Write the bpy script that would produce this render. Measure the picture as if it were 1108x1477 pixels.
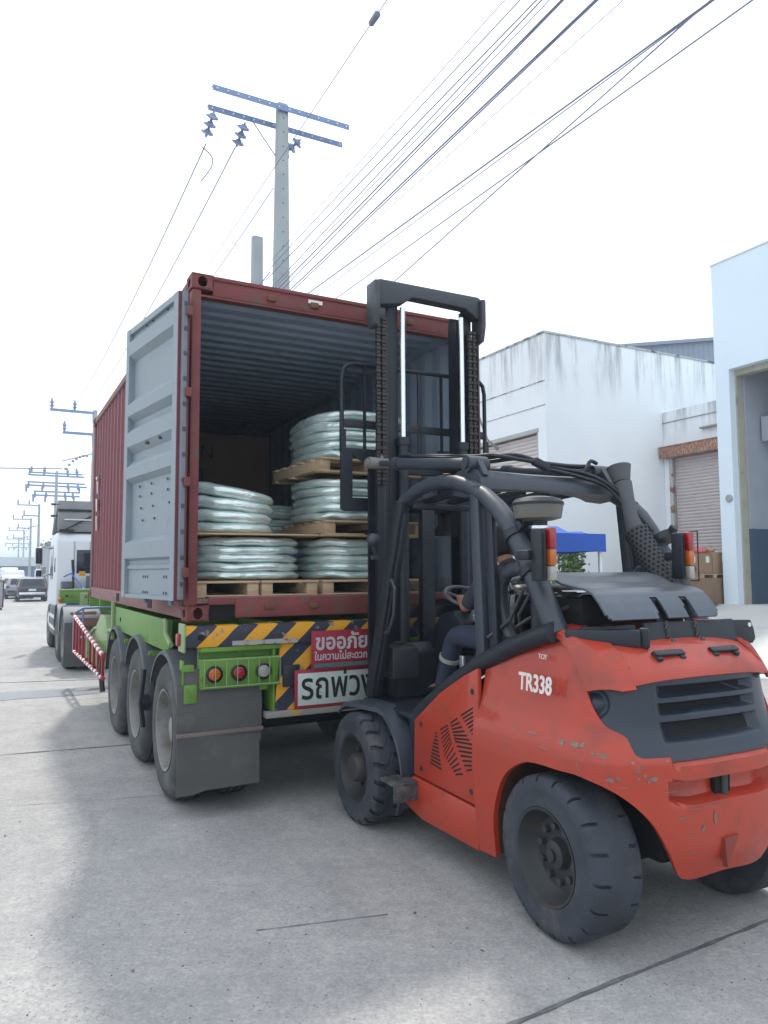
import bpy, bmesh, math, random
from mathutils import Vector, Matrix, Euler
from mathutils import noise as mnoise
random.seed(7)
R = math.radians
PI = math.pi
SC = bpy.context.scene
for o in list(bpy.data.objects):
    bpy.data.objects.remove(o)

# ------------------------------------------------------------------ camera
F_PX, HOR, ROLL, CAM_H = 1076.0, 824.5, R(0.3), 1.72
cam_d = bpy.data.cameras.new('camera')
cam_d.sensor_fit = 'VERTICAL'
cam_d.sensor_height = 36.0
cam_d.lens = 36.0 * F_PX / 1477.0
cam_d.clip_start = 0.05
cam_d.clip_end = 3000
cam = bpy.data.objects.new('camera', cam_d)
SC.collection.objects.link(cam)
pit = math.atan((HOR - 738.5) / F_PX)
fw = Vector((0, math.cos(pit), math.sin(pit)))
upv = Vector((0, -math.sin(pit), math.cos(pit)))
rt = Vector((1, 0, 0))
r2 = rt * math.cos(ROLL) - upv * math.sin(ROLL)
u2 = rt * math.sin(ROLL) + upv * math.cos(ROLL)
m4 = Matrix((r2, u2, -fw)).transposed().to_4x4()
m4.translation = Vector((0, 0, CAM_H))
cam.matrix_world = m4
SC.camera = cam
SC.render.resolution_x = 768
SC.render.resolution_y = 1024

# ------------------------------------------------------------------ light
STREET = R(27.7)          # heading of the street, the trailer and the buildings
SUN_EL = R(55)
sd_s = Vector((0.75, 2.75, 0)).normalized()      # towards the sun, in street axes
sun_az = Matrix.Rotation(STREET, 3, 'Z') @ sd_s
to_sun = Vector((sun_az.x * math.cos(SUN_EL), sun_az.y * math.cos(SUN_EL), math.sin(SUN_EL)))
world = bpy.data.worlds.new("World")
SC.world = world
world.use_nodes = True
nt = world.node_tree
nt.nodes.clear()
wo = nt.nodes.new('ShaderNodeOutputWorld')
bg = nt.nodes.new('ShaderNodeBackground')
sky = nt.nodes.new('ShaderNodeTexSky')
sky.sky_type = 'NISHITA'
sky.sun_disc = False
sky.sun_elevation = SUN_EL
sky.sun_rotation = math.atan2(to_sun.x, to_sun.y)
sky.dust_density = 4.0
mixw = nt.nodes.new('ShaderNodeMix')
mixw.data_type = 'RGBA'
mixw.inputs[0].default_value = 0.86            # thin bright overcast over the blue
mixw.inputs[7].default_value = (11.2, 12.0, 13.0, 1)
nt.links.new(sky.outputs[0], mixw.inputs[6])
nt.links.new(mixw.outputs[2], bg.inputs[0])
bg.inputs[1].default_value = 0.1
nt.links.new(bg.outputs[0], wo.inputs[0])
sun_d = bpy.data.lights.new('sun', 'SUN')
sun_d.energy = 2.2
sun_d.angle = R(3)
sun_d.color = (1.0, 0.95, 0.86)
sun = bpy.data.objects.new('sun', sun_d)
sun.rotation_euler = to_sun.to_track_quat('Z', 'Y').to_euler()
SC.collection.objects.link(sun)
SC.view_settings.view_transform = 'Standard'
SC.view_settings.look = 'None'
SC.view_settings.exposure = 0.5
SC.view_settings.gamma = 1.0
SC.view_settings.use_curve_mapping = False

# ------------------------------------------------------------------ helpers
def lin(c):
    return tuple(((v / 255.0) / 12.92 if v <= 10 else (((v / 255.0) + 0.055) / 1.055) ** 2.4) for v in c)

class MB:
    """collects shapes and links them as ONE mesh object"""
    def __init__(s):
        s.bm = bmesh.new()
    def _add(s, tmp, mat=None):
        if mat is not None:
            bmesh.ops.transform(tmp, matrix=mat, verts=tmp.verts)
        me = bpy.data.meshes.new('t')
        tmp.to_mesh(me); tmp.free()
        s.bm.from_mesh(me)
        bpy.data.meshes.remove(me)
        return s
    def box(s, c, size, rot=None, bev=0.0, seg=2):
        t = bmesh.new()
        bmesh.ops.create_cube(t, size=1.0)
        bmesh.ops.scale(t, vec=Vector(size), verts=t.verts)
        if bev > 0:
            b = min(bev, min(size) * 0.45)
            bmesh.ops.bevel(t, geom=list(t.edges), offset=b, segments=seg, profile=0.5, affect='EDGES')
        m = Matrix.Translation(Vector(c))
        if rot is not None:
            m = m @ (rot.to_4x4() if isinstance(rot, Matrix) else Euler(rot).to_matrix().to_4x4())
        return s._add(t, m)
    def bb(s, x0, x1, y0, y1, z0, z1, bev=0.0, seg=2):
        return s.box(((x0+x1)/2, (y0+y1)/2, (z0+z1)/2), (abs(x1-x0), abs(y1-y0), abs(z1-z0)), None, bev, seg)
    def beam(s, a, b, w, h, bev=0.0, up=(0, 0, 1), ext=0.0):
        a = Vector(a); b = Vector(b)
        d = (b - a); L = d.length + 2*ext
        y = d.normalized(); u = Vector(up)
        x = y.cross(u)
        if x.length < 1e-4: x = y.cross(Vector((1, 0, 0)))
        x.normalize(); z = x.cross(y)
        rot = Matrix((x, y, z)).transposed()
        return s.box((a+b)/2, (w, L, h), rot, bev)
    def tube(s, pts, r, n=10, closed=False, flat=1.0):
        pts = [Vector(p) for p in pts]
        N = len(pts)
        rr = r if isinstance(r, (list, tuple)) else [r]*N
        rings = []
        prev = None
        for i, p in enumerate(pts):
            if closed:
                d = pts[(i+1) % N] - pts[i-1]
            else:
                d = pts[min(i+1, N-1)] - pts[max(i-1, 0)]
            d.normalize()
            if prev is None:
                u = d.cross(Vector((0, 0, 1)))
                if u.length < 1e-3: u = d.cross(Vector((1, 0, 0)))
                u.normalize()
            else:
                u = prev - d * prev.dot(d); u.normalize()
            prev = u
            v = d.cross(u)
            rings.append([s.bm.verts.new(p + u*rr[i]*math.cos(2*PI*k/n) + v*rr[i]*flat*math.sin(2*PI*k/n)) for k in range(n)])
        M = N if closed else N-1
        for i in range(M):
            A = rings[i]; B = rings[(i+1) % N]
            for k in range(n):
                s.bm.faces.new((A[k], A[(k+1) % n], B[(k+1) % n], B[k]))
        if not closed:
            s.bm.faces.new(list(reversed(rings[0]))); s.bm.faces.new(rings[-1])
        return s
    def cyl(s, a, b, r, n=16, r2=None):
        return s.tube([a, b], [r, r if r2 is None else r2], n)
    def lathe(s, prof, org=(0, 0, 0), axis='X', n=32, close=False):
        """prof: (along axis, radius)"""
        org = Vector(org)
        def pt(a, r, t):
            if axis == 'X': return org + Vector((a, r*math.cos(t), r*math.sin(t)))
            if axis == 'Y': return org + Vector((r*math.cos(t), a, r*math.sin(t)))
            return org + Vector((r*math.cos(t), r*math.sin(t), a))
        rings = [[s.bm.verts.new(pt(a, max(r, 1e-4), 2*PI*k/n)) for k in range(n)] for a, r in prof]
        M = len(rings) if close else len(rings)-1
        for i in range(M):
            A = rings[i]; B = rings[(i+1) % len(rings)]
            for k in range(n):
                s.bm.faces.new((A[k], A[(k+1) % n], B[(k+1) % n], B[k]))
        if not close:
            if prof[0][1] <= .03: s.bm.faces.new(list(reversed(rings[0])))
            if prof[-1][1] <= .03: s.bm.faces.new(rings[-1])
        return s
    def prism(s, poly, axis, a, b, bev=0.0):
        """poly in the two other axes (x,y,z order), extruded from a to b"""
        t = bmesh.new()
        def P(p, q):
            if axis == 'X': return (q, p[0], p[1])
            if axis == 'Y': return (p[0], q, p[1])
            return (p[0], p[1], q)
        A = [t.verts.new(P(p, a)) for p in poly]
        B = [t.verts.new(P(p, b)) for p in poly]
        t.faces.new(A); t.faces.new(list(reversed(B)))
        n = len(poly)
        for i in range(n):
            t.faces.new((A[i], B[i], B[(i+1) % n], A[(i+1) % n]))
        bmesh.ops.recalc_face_normals(t, faces=t.faces)
        if bev > 0:
            bmesh.ops.bevel(t, geom=list(t.edges), offset=bev, segments=2, profile=0.5, affect='EDGES')
        return s._add(t)
    def grid(s, rows, cu=False, cv=False, th=None):
        """rows of points to quads; th: a second skin th metres inside along the vertex normal"""
        vs = [[s.bm.verts.new(Vector(p)) for p in r] for r in rows]
        nr, nc = len(vs), len(vs[0])
        fs = []
        for i in range(nr if cv else nr-1):
            for j in range(nc if cu else nc-1):
                q = (vs[i][j], vs[i][(j+1) % nc], vs[(i+1) % nr][(j+1) % nc], vs[(i+1) % nr][j])
                if len(set(q)) == 4:
                    fs.append(s.bm.faces.new(q))
        if th:
            s.bm.normal_update()
            ns = [[v.normal.copy() for v in r] for r in vs]
            v2 = [[s.bm.verts.new(vs[i][j].co - ns[i][j]*th) for j in range(nc)] for i in range(nr)]
            for i in range(nr if cv else nr-1):
                for j in range(nc if cu else nc-1):
                    s.bm.faces.new((v2[i][j], v2[(i+1) % nr][j], v2[(i+1) % nr][(j+1) % nc], v2[i][(j+1) % nc]))
            if not cv:
                for j in range(nc-1):
                    s.bm.faces.new((vs[0][j], v2[0][j], v2[0][j+1], vs[0][j+1]))
                    s.bm.faces.new((vs[-1][j], vs[-1][j+1], v2[-1][j+1], v2[-1][j]))
            if not cu:
                for i in range(nr-1):
                    s.bm.faces.new((vs[i][0], vs[i+1][0], v2[i+1][0], v2[i][0]))
                    s.bm.faces.new((vs[i][-1], v2[i][-1], v2[i+1][-1], vs[i+1][-1]))
        return s
    def face(s, pts):
        s.bm.faces.new([s.bm.verts.new(Vector(p)) for p in pts]); return s
    def sphere(s, c, r, sc=(1, 1, 1), u=16, v=10):
        t = bmesh.new()
        bmesh.ops.create_uvsphere(t, u_segments=u, v_segments=v, radius=r)
        return s._add(t, Matrix.Translation(Vector(c)) @ Matrix.Diagonal((*sc, 1)))
    def warp(s, fn):
        for v in s.bm.verts: v.co = Vector(fn(v.co))
        return s
    def build(s, name, mat, parent=None, sharp=35, fix=True):
        me = bpy.data.meshes.new(name)
        if fix: bmesh.ops.recalc_face_normals(s.bm, faces=s.bm.faces)
        s.bm.to_mesh(me); s.bm.free()
        me.materials.append(mat)
        for p in me.polygons: p.use_smooth = True
        me.set_sharp_from_angle(angle=R(sharp))
        o = bpy.data.objects.new(name, me)
        SC.collection.objects.link(o)
        if parent is not None: o.parent = parent
        return o

def islands(m, name, mat, parent=None, sharp=35):
    """build every separate piece of m as an object of its own"""
    bm = m.bm; seen = {}; out = []
    bm.verts.index_update()
    comp = []
    left = set(bm.verts)
    while left:
        st = [left.pop()]; c = list(st)
        while st:
            v = st.pop()
            for e in v.link_edges:
                w = e.other_vert(v)
                if w in left: left.discard(w); st.append(w); c.append(w)
        comp.append(c)
    for c in comp:
        q = MB(); mp = {v: q.bm.verts.new(v.co) for v in c}
        done = set()
        for v in c:
            for f in v.link_faces:
                if f not in done:
                    done.add(f); q.bm.faces.new([mp[w] for w in f.verts])
        out.append(q.build(name, mat, parent, sharp))
    bm.free()
    return out
def tag(o, label, cat, group=None, kind=None):
    if label: o['label'] = label
    if cat: o['category'] = cat
    if group: o['group'] = group
    if kind: o['kind'] = kind
    return o
def thing(name, label, cat, loc=(0, 0, 0), rz=0.0, group=None):
    o = bpy.data.objects.new(name, None)
    SC.collection.objects.link(o)
    o.location = loc; o.rotation_euler = (0, 0, rz)
    o.empty_display_size = 0.1
    return tag(o, label, cat, group)
def place(o, loc, rz=0.0):
    o.location = loc; o.rotation_euler = (0, 0, rz); return o
def dup(root, loc, rz, label=None, group=None):
    r = root.copy(); SC.collection.objects.link(r)
    r.location = loc; r.rotation_euler = (0, 0, rz)
    if label: r['label'] = label
    if group: r['group'] = group
    for ch in list(root.children):
        c = ch.copy(); SC.collection.objects.link(c); c.parent = r
        for g in ch.children:
            d = g.copy(); SC.collection.objects.link(d); d.parent = c
    return r
MS = Matrix.Rotation(STREET, 4, 'Z')
def S(x, y, z=0.0):
    return MS @ Vector((x, y, z))
def struct(o): o['kind'] = 'structure'; return o

# ------------------------------------------------------------------ materials
MATS = {}
KCOL = dict(white_render=1, pale_blue_wall=1, white_paint=.9, cab_white=.9, forklift_red=.55, bright_steel=1, container_maroon=.72, container_frame_rusty=.72,
            trailer_green=.55, trailer_pale_green=.6, dark_grey_paint=.33, slate_paint=.52, blue_black_plastic=.6, black_plastic=.5, worn_rubber=1.05, apron_concrete=1, grey_inner_wall=.9,
            coping=1, shutter_lilac=.9, wire_blue_grey=2.4, insulator_blue_grey=2.2, galvanised_steel=1.0, pole_concrete=1.15, container_lining_grey=2.0, orange_lens=.5, red_lens=.5, clear_lens=.5, sign_white=.72, sign_red=.6, white_label=.9, canopy_blue=.8, car_white=1, far_roof=1, far_wall=.9,
            dusty_steel_rim=.55, mudflap_grey=.6, fender_plastic=.75, door_grey=.74, pallet_pine=.85, plywood_sheet=.85, white_lettering=.9, metal_sheet=1, blue_grey_sheet=1, wall_groove=1)
def mat(name, col, rough=0.6, metal=0.0, var=0.12, vscale=3.0, bump=0.0, bscale=40.0,
        dirt=None, dscale=4.0, dthr=0.55, dsoft=0.08, coat=0.0, stretch=None, spec=0.5, trans=0.0):
    """noise-varied paint, with optional patches of dirt/rust/wear of their own colour"""
    if name in MATS: return MATS[name]
    k_ = KCOL.get(name, 0.74)
    col = tuple(c*k_ for c in col)
    if dirt: dirt = tuple(c*k_ for c in dirt)
    m = bpy.data.materials.new(name); m.use_nodes = True
    N = m.node_tree.nodes; L = m.node_tree.links
    b = N['Principled BSDF']
    b.inputs['Roughness'].default_value = rough
    b.inputs['Metallic'].default_value = metal
    b.inputs['Specular IOR Level'].default_value = spec
    b.inputs['Coat Weight'].default_value = coat
    tc = N.new('ShaderNodeTexCoord'); mp = N.new('ShaderNodeMapping')
    L.new(tc.outputs['Object'], mp.inputs[0])
    if stretch: mp.inputs['Scale'].default_value = stretch
    nz = N.new('ShaderNodeTexNoise'); nz.inputs['Scale'].default_value = vscale; nz.inputs['Detail'].default_value = 6
    L.new(mp.outputs[0], nz.inputs['Vector'])
    rp = N.new('ShaderNodeValToRGB')
    a, c = 1 - var, 1 + var
    rp.color_ramp.elements[0].position = 0.3; rp.color_ramp.elements[1].position = 0.7
    rp.color_ramp.elements[0].color = (col[0]*a, col[1]*a, col[2]*a, 1)
    rp.color_ramp.elements[1].color = (min(col[0]*c, 1), min(col[1]*c, 1), min(col[2]*c, 1), 1)
    L.new(nz.outputs[0], rp.inputs[0])
    out = rp.outputs[0]
    if dirt:
        n2 = N.new('ShaderNodeTexNoise'); n2.inputs['Scale'].default_value = dscale; n2.inputs['Detail'].default_value = 9
        n2.inputs['Roughness'].default_value = 0.65
        L.new(mp.outputs[0], n2.inputs['Vector'])
        r3 = N.new('ShaderNodeValToRGB')
        r3.color_ramp.elements[0].position = dthr; r3.color_ramp.elements[1].position = min(dthr + dsoft, 1)
        L.new(n2.outputs[0], r3.inputs[0])
        mx = N.new('ShaderNodeMix'); mx.data_type = 'RGBA'
        L.new(r3.outputs[0], mx.inputs[0]); L.new(out, mx.inputs[6]); mx.inputs[7].default_value = (*dirt, 1)
        out = mx.outputs[2]
    L.new(out, b.inputs['Base Color'])
    nr = N.new('ShaderNodeMapRange'); nr.inputs[3].default_value = max(rough-0.1, 0.03); nr.inputs[4].default_value = min(rough+0.12, 1)
    L.new(nz.outputs[0], nr.inputs[0]); L.new(nr.outputs[0], b.inputs['Roughness'])
    if bump > 0:
        n4 = N.new('ShaderNodeTexNoise'); n4.inputs['Scale'].default_value = bscale; n4.inputs['Detail'].default_value = 5
        L.new(mp.outputs[0], n4.inputs['Vector'])
        bp = N.new('ShaderNodeBump'); bp.inputs['Strength'].default_value = bump; bp.inputs['Distance'].default_value = 0.01
        L.new(n4.outputs[0], bp.inputs['Height']); L.new(bp.outputs[0], b.inputs['Normal'])
    MATS[name] = m
    return m

RED = mat('forklift_red', lin((216, 66, 34)), 0.5, var=0.07, vscale=2.5, dirt=lin((128, 62, 48)), dscale=2.6, dthr=0.54, dsoft=0.26, bump=0.10, bscale=6, coat=0.35)
DARK = mat('dark_grey_paint', (0.026, 0.038, 0.062), 0.5, var=0.25, dirt=(0.09, 0.09, 0.10), dscale=5, dthr=0.6, dsoft=0.15)
DARK2 = mat('slate_paint', (0.062, 0.080, 0.108), 0.45, var=0.18, dirt=(0.13, 0.13, 0.13), dscale=6, dthr=0.6, dsoft=0.2)
BLACKP = mat('black_plastic', (0.018, 0.025, 0.040), 0.45, var=0.2, vscale=8, dirt=(0.06, 0.06, 0.065), dscale=7, dthr=0.58, dsoft=0.2)
GRILLE = mat('blue_black_plastic', (0.030, 0.046, 0.072), 0.4, var=0.15, dirt=(0.09, 0.085, 0.08), dscale=6, dthr=0.6, dsoft=0.25)
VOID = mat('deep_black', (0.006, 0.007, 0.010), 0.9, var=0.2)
RUBBER = mat('worn_rubber', (0.030, 0.036, 0.048), 0.75, var=0.25, vscale=6, dirt=(0.085, 0.080, 0.078), dscale=4, dthr=0.52, dsoft=0.2, bump=0.3, bscale=45)
RUBBERG = mat('dusty_truck_rubber', (0.075, 0.08, 0.085), 0.85, var=0.25, vscale=5, dirt=(0.17, 0.165, 0.155), dscale=4, dthr=0.5, dsoft=0.25, bump=0.2, bscale=50)
RIMD = mat('dark_rim', (0.05, 0.055, 0.06), 0.5, metal=0.3, var=0.25, dirt=(0.10, 0.07, 0.05), dscale=8, dthr=0.55, dsoft=0.2)
RIMG = mat('dusty_steel_rim', (0.42, 0.42, 0.40), 0.6, metal=0.2, var=0.2, dirt=(0.26, 0.23, 0.20), dscale=6, dthr=0.5, dsoft=0.2)
STEEL = mat('bright_steel', (0.75, 0.78, 0.82), 0.22, metal=0.85, var=0.05)
MAROON = mat('container_maroon', lin((130, 58, 68)), 0.6, var=0.14, vscale=2.2, dirt=lin((120, 96, 90)), dscale=5, dthr=0.6, dsoft=0.12, bump=0.06, bscale=12)
MAROONF = mat('container_frame_rusty', lin((132, 66, 66)), 0.7, var=0.18, vscale=4, dirt=lin((112, 88, 80)), dscale=7, dthr=0.52, dsoft=0.14, bump=0.12, bscale=25)
MARRAIL = mat('container_rail_faded', lin((148, 108, 108)), 0.75, var=0.12, vscale=3, dirt=lin((112, 84, 76)), dscale=6, dthr=0.55, dsoft=0.15)
INNER = mat('container_lining_grey', (0.15, 0.185, 0.23), 0.6, var=0.12, dirt=(0.08, 0.075, 0.075), dscale=5, dthr=0.6, dsoft=0.15)
DOORG = mat('door_grey', lin((150, 164, 172)), 0.5, var=0.07, vscale=3, dirt=lin((128, 122, 112)), dscale=7, dthr=0.64, dsoft=0.1, bump=0.05, bscale=15)
RUSTSP = mat('rust_brown', lin((120, 82, 60)), 0.85, var=0.25, vscale=12)
GASKET = mat('rubber_gasket', (0.20, 0.24, 0.27), 0.6, var=0.15)
GREEN = mat('trailer_green', lin((122, 176, 68)), 0.5, var=0.14, vscale=5, dirt=lin((92, 100, 62)), dscale=6, dthr=0.58, dsoft=0.15)
GREENP = mat('trailer_pale_green', lin((168, 196, 140)), 0.55, var=0.1, dirt=lin((120, 118, 92)), dscale=7, dthr=0.58, dsoft=0.15)
FLAP = mat('mudflap_grey', (0.135, 0.135, 0.132), 0.85, var=0.18, vscale=2.5, dirt=(0.20, 0.19, 0.175), dscale=5, dthr=0.52, dsoft=0.25, bump=0.1, bscale=20)
FEND = mat('fender_plastic', (0.12, 0.135, 0.15), 0.7, var=0.15, vscale=3, dirt=(0.2, 0.195, 0.185), dscale=4, dthr=0.5, dsoft=0.3)
WOOD = mat('pallet_pine', lin((198, 172, 140)), 0.8, var=0.16, vscale=5, stretch=(1, 6, 9), dirt=lin((140, 112, 84)), dscale=5, dthr=0.62, dsoft=0.15, bump=0.1, bscale=30)
PLY = mat('plywood_sheet', lin((190, 166, 130)), 0.8, var=0.1, vscale=6)
WALLW = mat('white_render', (0.74, 0.77, 0.80), 0.85, var=0.04, vscale=0.7, bump=0.06, bscale=8)
BLUEW = mat('pale_blue_wall', (0.72, 0.83, 0.90), 0.8, var=0.02, vscale=0.6, bump=0.03, bscale=6)
BLUED = mat('slate_blue_wall', lin((78, 100, 124)), 0.7, var=0.06)
GREYW = mat('grey_inner_wall', (0.40, 0.44, 0.50), 0.8, var=0.05)
CREAMJ = mat('cream_jamb', lin((196, 194, 176)), 0.7, var=0.08, dirt=lin((150, 146, 130)), dscale=4, dthr=0.58, dsoft=0.1)
SHUT = mat('shutter_lilac', lin((206, 196, 194)), 0.55, var=0.05)
RUSTH = mat('rusty_hood', lin((170, 116, 92)), 0.85, var=0.2, vscale=7, stretch=(1, 4, 1), dirt=lin((206, 190, 178)), dscale=9, dthr=0.5, dsoft=0.1)
CONCP = mat('pole_concrete', (0.30, 0.335, 0.34), 0.85, var=0.1, vscale=3, bump=0.08, bscale=30)
GALV = mat('galvanised_steel', lin((120, 140, 176)), 0.5, metal=0.3, var=0.12, vscale=6)
INSUL = mat('insulator_blue_grey', (0.10, 0.125, 0.2), 0.25, var=0.1)
WIRE = mat('wire_blue_grey', (0.085, 0.10, 0.14), 0.6, var=0.05)
CAN = mat('canopy_blue', lin((46, 92, 190)), 0.75, var=0.06, vscale=2, trans=0.0)
CART = mat('cardboard', lin((176, 146, 118)), 0.85, var=0.08, vscale=3)
CARTD = mat('brown_crate', lin((150, 124, 100)), 0.85, var=0.12, vscale=4)
PINK = mat('pink_cloth', lin((226, 120, 136)), 0.85, var=0.25, vscale=14)
TAN = mat('tan_cloth', lin((190, 160, 120)), 0.85, var=0.2, vscale=14)
PAPER = mat('white_label', (0.8, 0.8, 0.78), 0.8, var=0.03)
CABW = mat('cab_white', (0.72, 0.76, 0.80), 0.4, var=0.05, vscale=2, dirt=(0.5, 0.5, 0.48), dscale=3, dthr=0.6, dsoft=0.2)
CABG = mat('deflector_grey', (0.30, 0.31, 0.32), 0.6, var=0.12, vscale=3)
GLASSD = mat('dark_glass', (0.02, 0.03, 0.045), 0.08, var=0.1)
REDR = mat('guard_red', lin((168, 40, 50)), 0.5, var=0.12)
WHITEP = mat('white_paint', (0.75, 0.76, 0.76), 0.55, var=0.06, dirt=(0.5, 0.45, 0.4), dscale=9, dthr=0.6, dsoft=0.15)
BLUEP = mat('blue_plastic', lin((30, 96, 200)), 0.4, var=0.1)
ORANGE = mat('orange_lens', lin((236, 120, 30)), 0.25, var=0.08, coat=0.5)
REDL = mat('red_lens', lin((196, 30, 36)), 0.25, var=0.08, coat=0.5)
CLEARL = mat('clear_lens', lin((205, 205, 195)), 0.25, var=0.06, coat=0.5)
SKIN = mat('skin', lin((172, 122, 96)), 0.55, var=0.05)
HAIR = mat('black_hair', (0.012, 0.012, 0.016), 0.6, var=0.4, vscale=60, bump=0.5, bscale=150)
SHIRT = mat('charcoal_shirt', (0.035, 0.045, 0.055), 0.9, var=0.12, vscale=10)
TROUS = mat('navy_trousers', (0.050, 0.058, 0.105), 0.9, var=0.12, vscale=10, bump=0.25, bscale=25)
BAND = mat('reflective_band', lin((186, 190, 178)), 0.4, var=0.06)
YEL = mat('yellow_paint', lin((225, 170, 40)), 0.6, var=0.1)
BOTTLE = mat('precleaner_bowl', lin((108, 106, 100)), 0.4, var=0.12, coat=0.2)
CROWN1 = mat('leaf_green', (0.10, 0.19, 0.055), 0.7, var=0.45, vscale=2.5)
CROWN2 = mat('leaf_dark', (0.06, 0.115, 0.05), 0.7, var=0.4, vscale=1.5)
BARK = mat('bark', (0.16, 0.13, 0.10), 0.9, var=0.25)
METALR = mat('blue_grey_sheet', lin((128, 142, 160)), 0.5, var=0.06, vscale=1)
WLET = mat('white_lettering', lin((232, 222, 218)), 0.7, var=0.08, dirt=lin((205, 74, 52)), dscale=60, dthr=0.62, dsoft=0.05)
WSTEN = mat('faded_white_stencil', lin((222, 214, 214)), 0.7, var=0.08)
INKB = mat('black_lettering', (0.012, 0.014, 0.016), 0.6, var=0.1)
LITW = mat('sign_white', lin((196, 210, 204)), 0.6, var=0.05, dirt=lin((160, 150, 130)), dscale=6, dthr=0.64, dsoft=0.1)
SIGNR = mat('sign_red', lin((176, 34, 62)), 0.55, var=0.1, dirt=lin((150, 60, 70)), dscale=8, dthr=0.6, dsoft=0.1)
SIGNT = mat('sign_teal', lin((70, 120, 118)), 0.6, var=0.1)
SILV = mat('silver_letter', lin((198, 200, 204)), 0.5, var=0.06)

def nodes(m):
    return m.node_tree.nodes, m.node_tree.links, m.node_tree.nodes['Principled BSDF']

def road_material():
    m = bpy.data.materials.new('road_concrete'); m.use_nodes = True
    N, L, b = nodes(m)
    tc = N.new('ShaderNodeTexCoord')
    def noise(sc, det=6, rough=0.6, vec=None):
        n = N.new('ShaderNodeTexNoise'); n.inputs['Scale'].default_value = sc; n.inputs['Detail'].default_value = det
        n.inputs['Roughness'].default_value = rough
        L.new(vec or tc.outputs['Object'], n.inputs['Vector']); return n
    def ramp(src, p0, p1, c0, c1):
        r = N.new('ShaderNodeValToRGB'); r.color_ramp.elements[0].position = p0; r.color_ramp.elements[1].position = p1
        r.color_ramp.elements[0].color = (*c0, 1); r.color_ramp.elements[1].color = (*c1, 1); L.new(src, r.inputs[0]); return r
    def mix(f, a, bb, mode='MIX', fac=None):
        x = N.new('ShaderNodeMix'); x.data_type = 'RGBA'; x.blend_type = mode
        if f is not None: L.new(f, x.inputs[0])
        else: x.inputs[0].default_value = fac
        L.new(a, x.inputs[6])
        if isinstance(bb, tuple): x.inputs[7].default_value = (*bb, 1)
        else: L.new(bb, x.inputs[7])
        return x.outputs[2]
    big = noise(0.35, 5)
    base = ramp(big.outputs[0], 0.32, 0.7, (0.315, 0.312, 0.312), (0.405, 0.400, 0.392)).outputs[0]
    mid = noise(2.6, 8, 0.65)
    r2 = ramp(mid.outputs[0], 0.35, 0.68, (0.86, 0.86, 0.87), (1.08, 1.075, 1.06))
    c = mix(None, base, r2.outputs[0], 'MULTIPLY', 1.0)
    fine = noise(55, 6, 0.75)
    r3 = ramp(fine.outputs[0], 0.32, 0.68, (0.62, 0.62, 0.64), (1.28, 1.28, 1.26))
    c = mix(None, c, r3.outputs[0], 'MULTIPLY', 0.75)
    g2 = noise(17, 5, 0.7)
    c = mix(None, c, ramp(g2.outputs[0], 0.34, 0.66, (0.86, 0.86, 0.87), (1.10, 1.10, 1.09)).outputs[0], 'MULTIPLY', 1.0)
    # small pits, strewn in scuffed areas
    vor = N.new('ShaderNodeTexVoronoi'); vor.inputs['Scale'].default_value = 38; L.new(tc.outputs['Object'], vor.inputs['Vector'])
    pit_ = ramp(vor.outputs['Distance'], 0.10, 0.17, (1, 1, 1), (0, 0, 0))
    area = noise(1.1, 5, 0.6)
    am = ramp(area.outputs[0], 0.44, 0.60, (0, 0, 0), (1, 1, 1))
    mm = N.new('ShaderNodeMath'); mm.operation = 'MULTIPLY'; L.new(pit_.outputs[0], mm.inputs[0]); L.new(am.outputs[0], mm.inputs[1])
    m2 = N.new('ShaderNodeMath'); m2.operation = 'MULTIPLY'; L.new(mm.outputs[0], m2.inputs[0]); m2.inputs[1].default_value = 0.85
    c = mix(m2.outputs[0], c, (0.13, 0.13, 0.14))
    # hairline cracks: edges of a warped large voronoi
    wn = noise(1.6, 6, 0.7)
    vm = N.new('ShaderNodeVectorMath'); vm.operation = 'MULTIPLY_ADD'
    L.new(wn.outputs['Color'], vm.inputs[0]); vm.inputs[1].default_value = (0.7, 0.7, 0); L.new(tc.outputs['Object'], vm.inputs[2])
    v2 = N.new('ShaderNodeTexVoronoi'); v2.feature = 'DISTANCE_TO_EDGE'; v2.inputs['Scale'].default_value = 0.42; L.new(vm.outputs[0], v2.inputs['Vector'])
    cr = ramp(v2.outputs['Distance'], 0.0010, 0.0030, (1, 1, 1), (0, 0, 0))
    brk = ramp(noise(1.3, 3).outputs[0], 0.46, 0.56, (0, 0, 0), (0.30, 0.30, 0.30))
    m3 = N.new('ShaderNodeMath'); m3.operation = 'MULTIPLY'; L.new(cr.outputs[0], m3.inputs[0]); L.new(brk.outputs[0], m3.inputs[1])
    c = mix(m3.outputs[0], c, (0.10, 0.10, 0.11))
    # faint tyre tracks along the street
    mpt = N.new('ShaderNodeMapping'); mpt.inputs['Rotation'].default_value = (0, 0, -STREET); mpt.inputs['Scale'].default_value = (1.0, 1.0, 1.0); L.new(tc.outputs['Object'], mpt.inputs[0])
    mps = N.new('ShaderNodeMapping'); mps.inputs['Scale'].default_value = (2.2, 0.10, 1.0); L.new(mpt.outputs[0], mps.inputs[0])
    tt = noise(1.4, 7, 0.65, mps.outputs[0])
    tr_ = ramp(tt.outputs[0], 0.48, 0.72, (0, 0, 0), (0.34, 0.34, 0.34))
    c = mix(tr_.outputs[0], c, (0.20, 0.20, 0.205))
    # oil and tyre stains
    st = ramp(noise(0.8, 7, 0.7).outputs[0], 0.60, 0.74, (0, 0, 0), (0.4, 0.4, 0.4))
    c = mix(st.outputs[0], c, (0.19, 0.19, 0.20))
    L.new(c, b.inputs['Base Color'])
    b.inputs['Roughness'].default_value = 0.85
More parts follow.
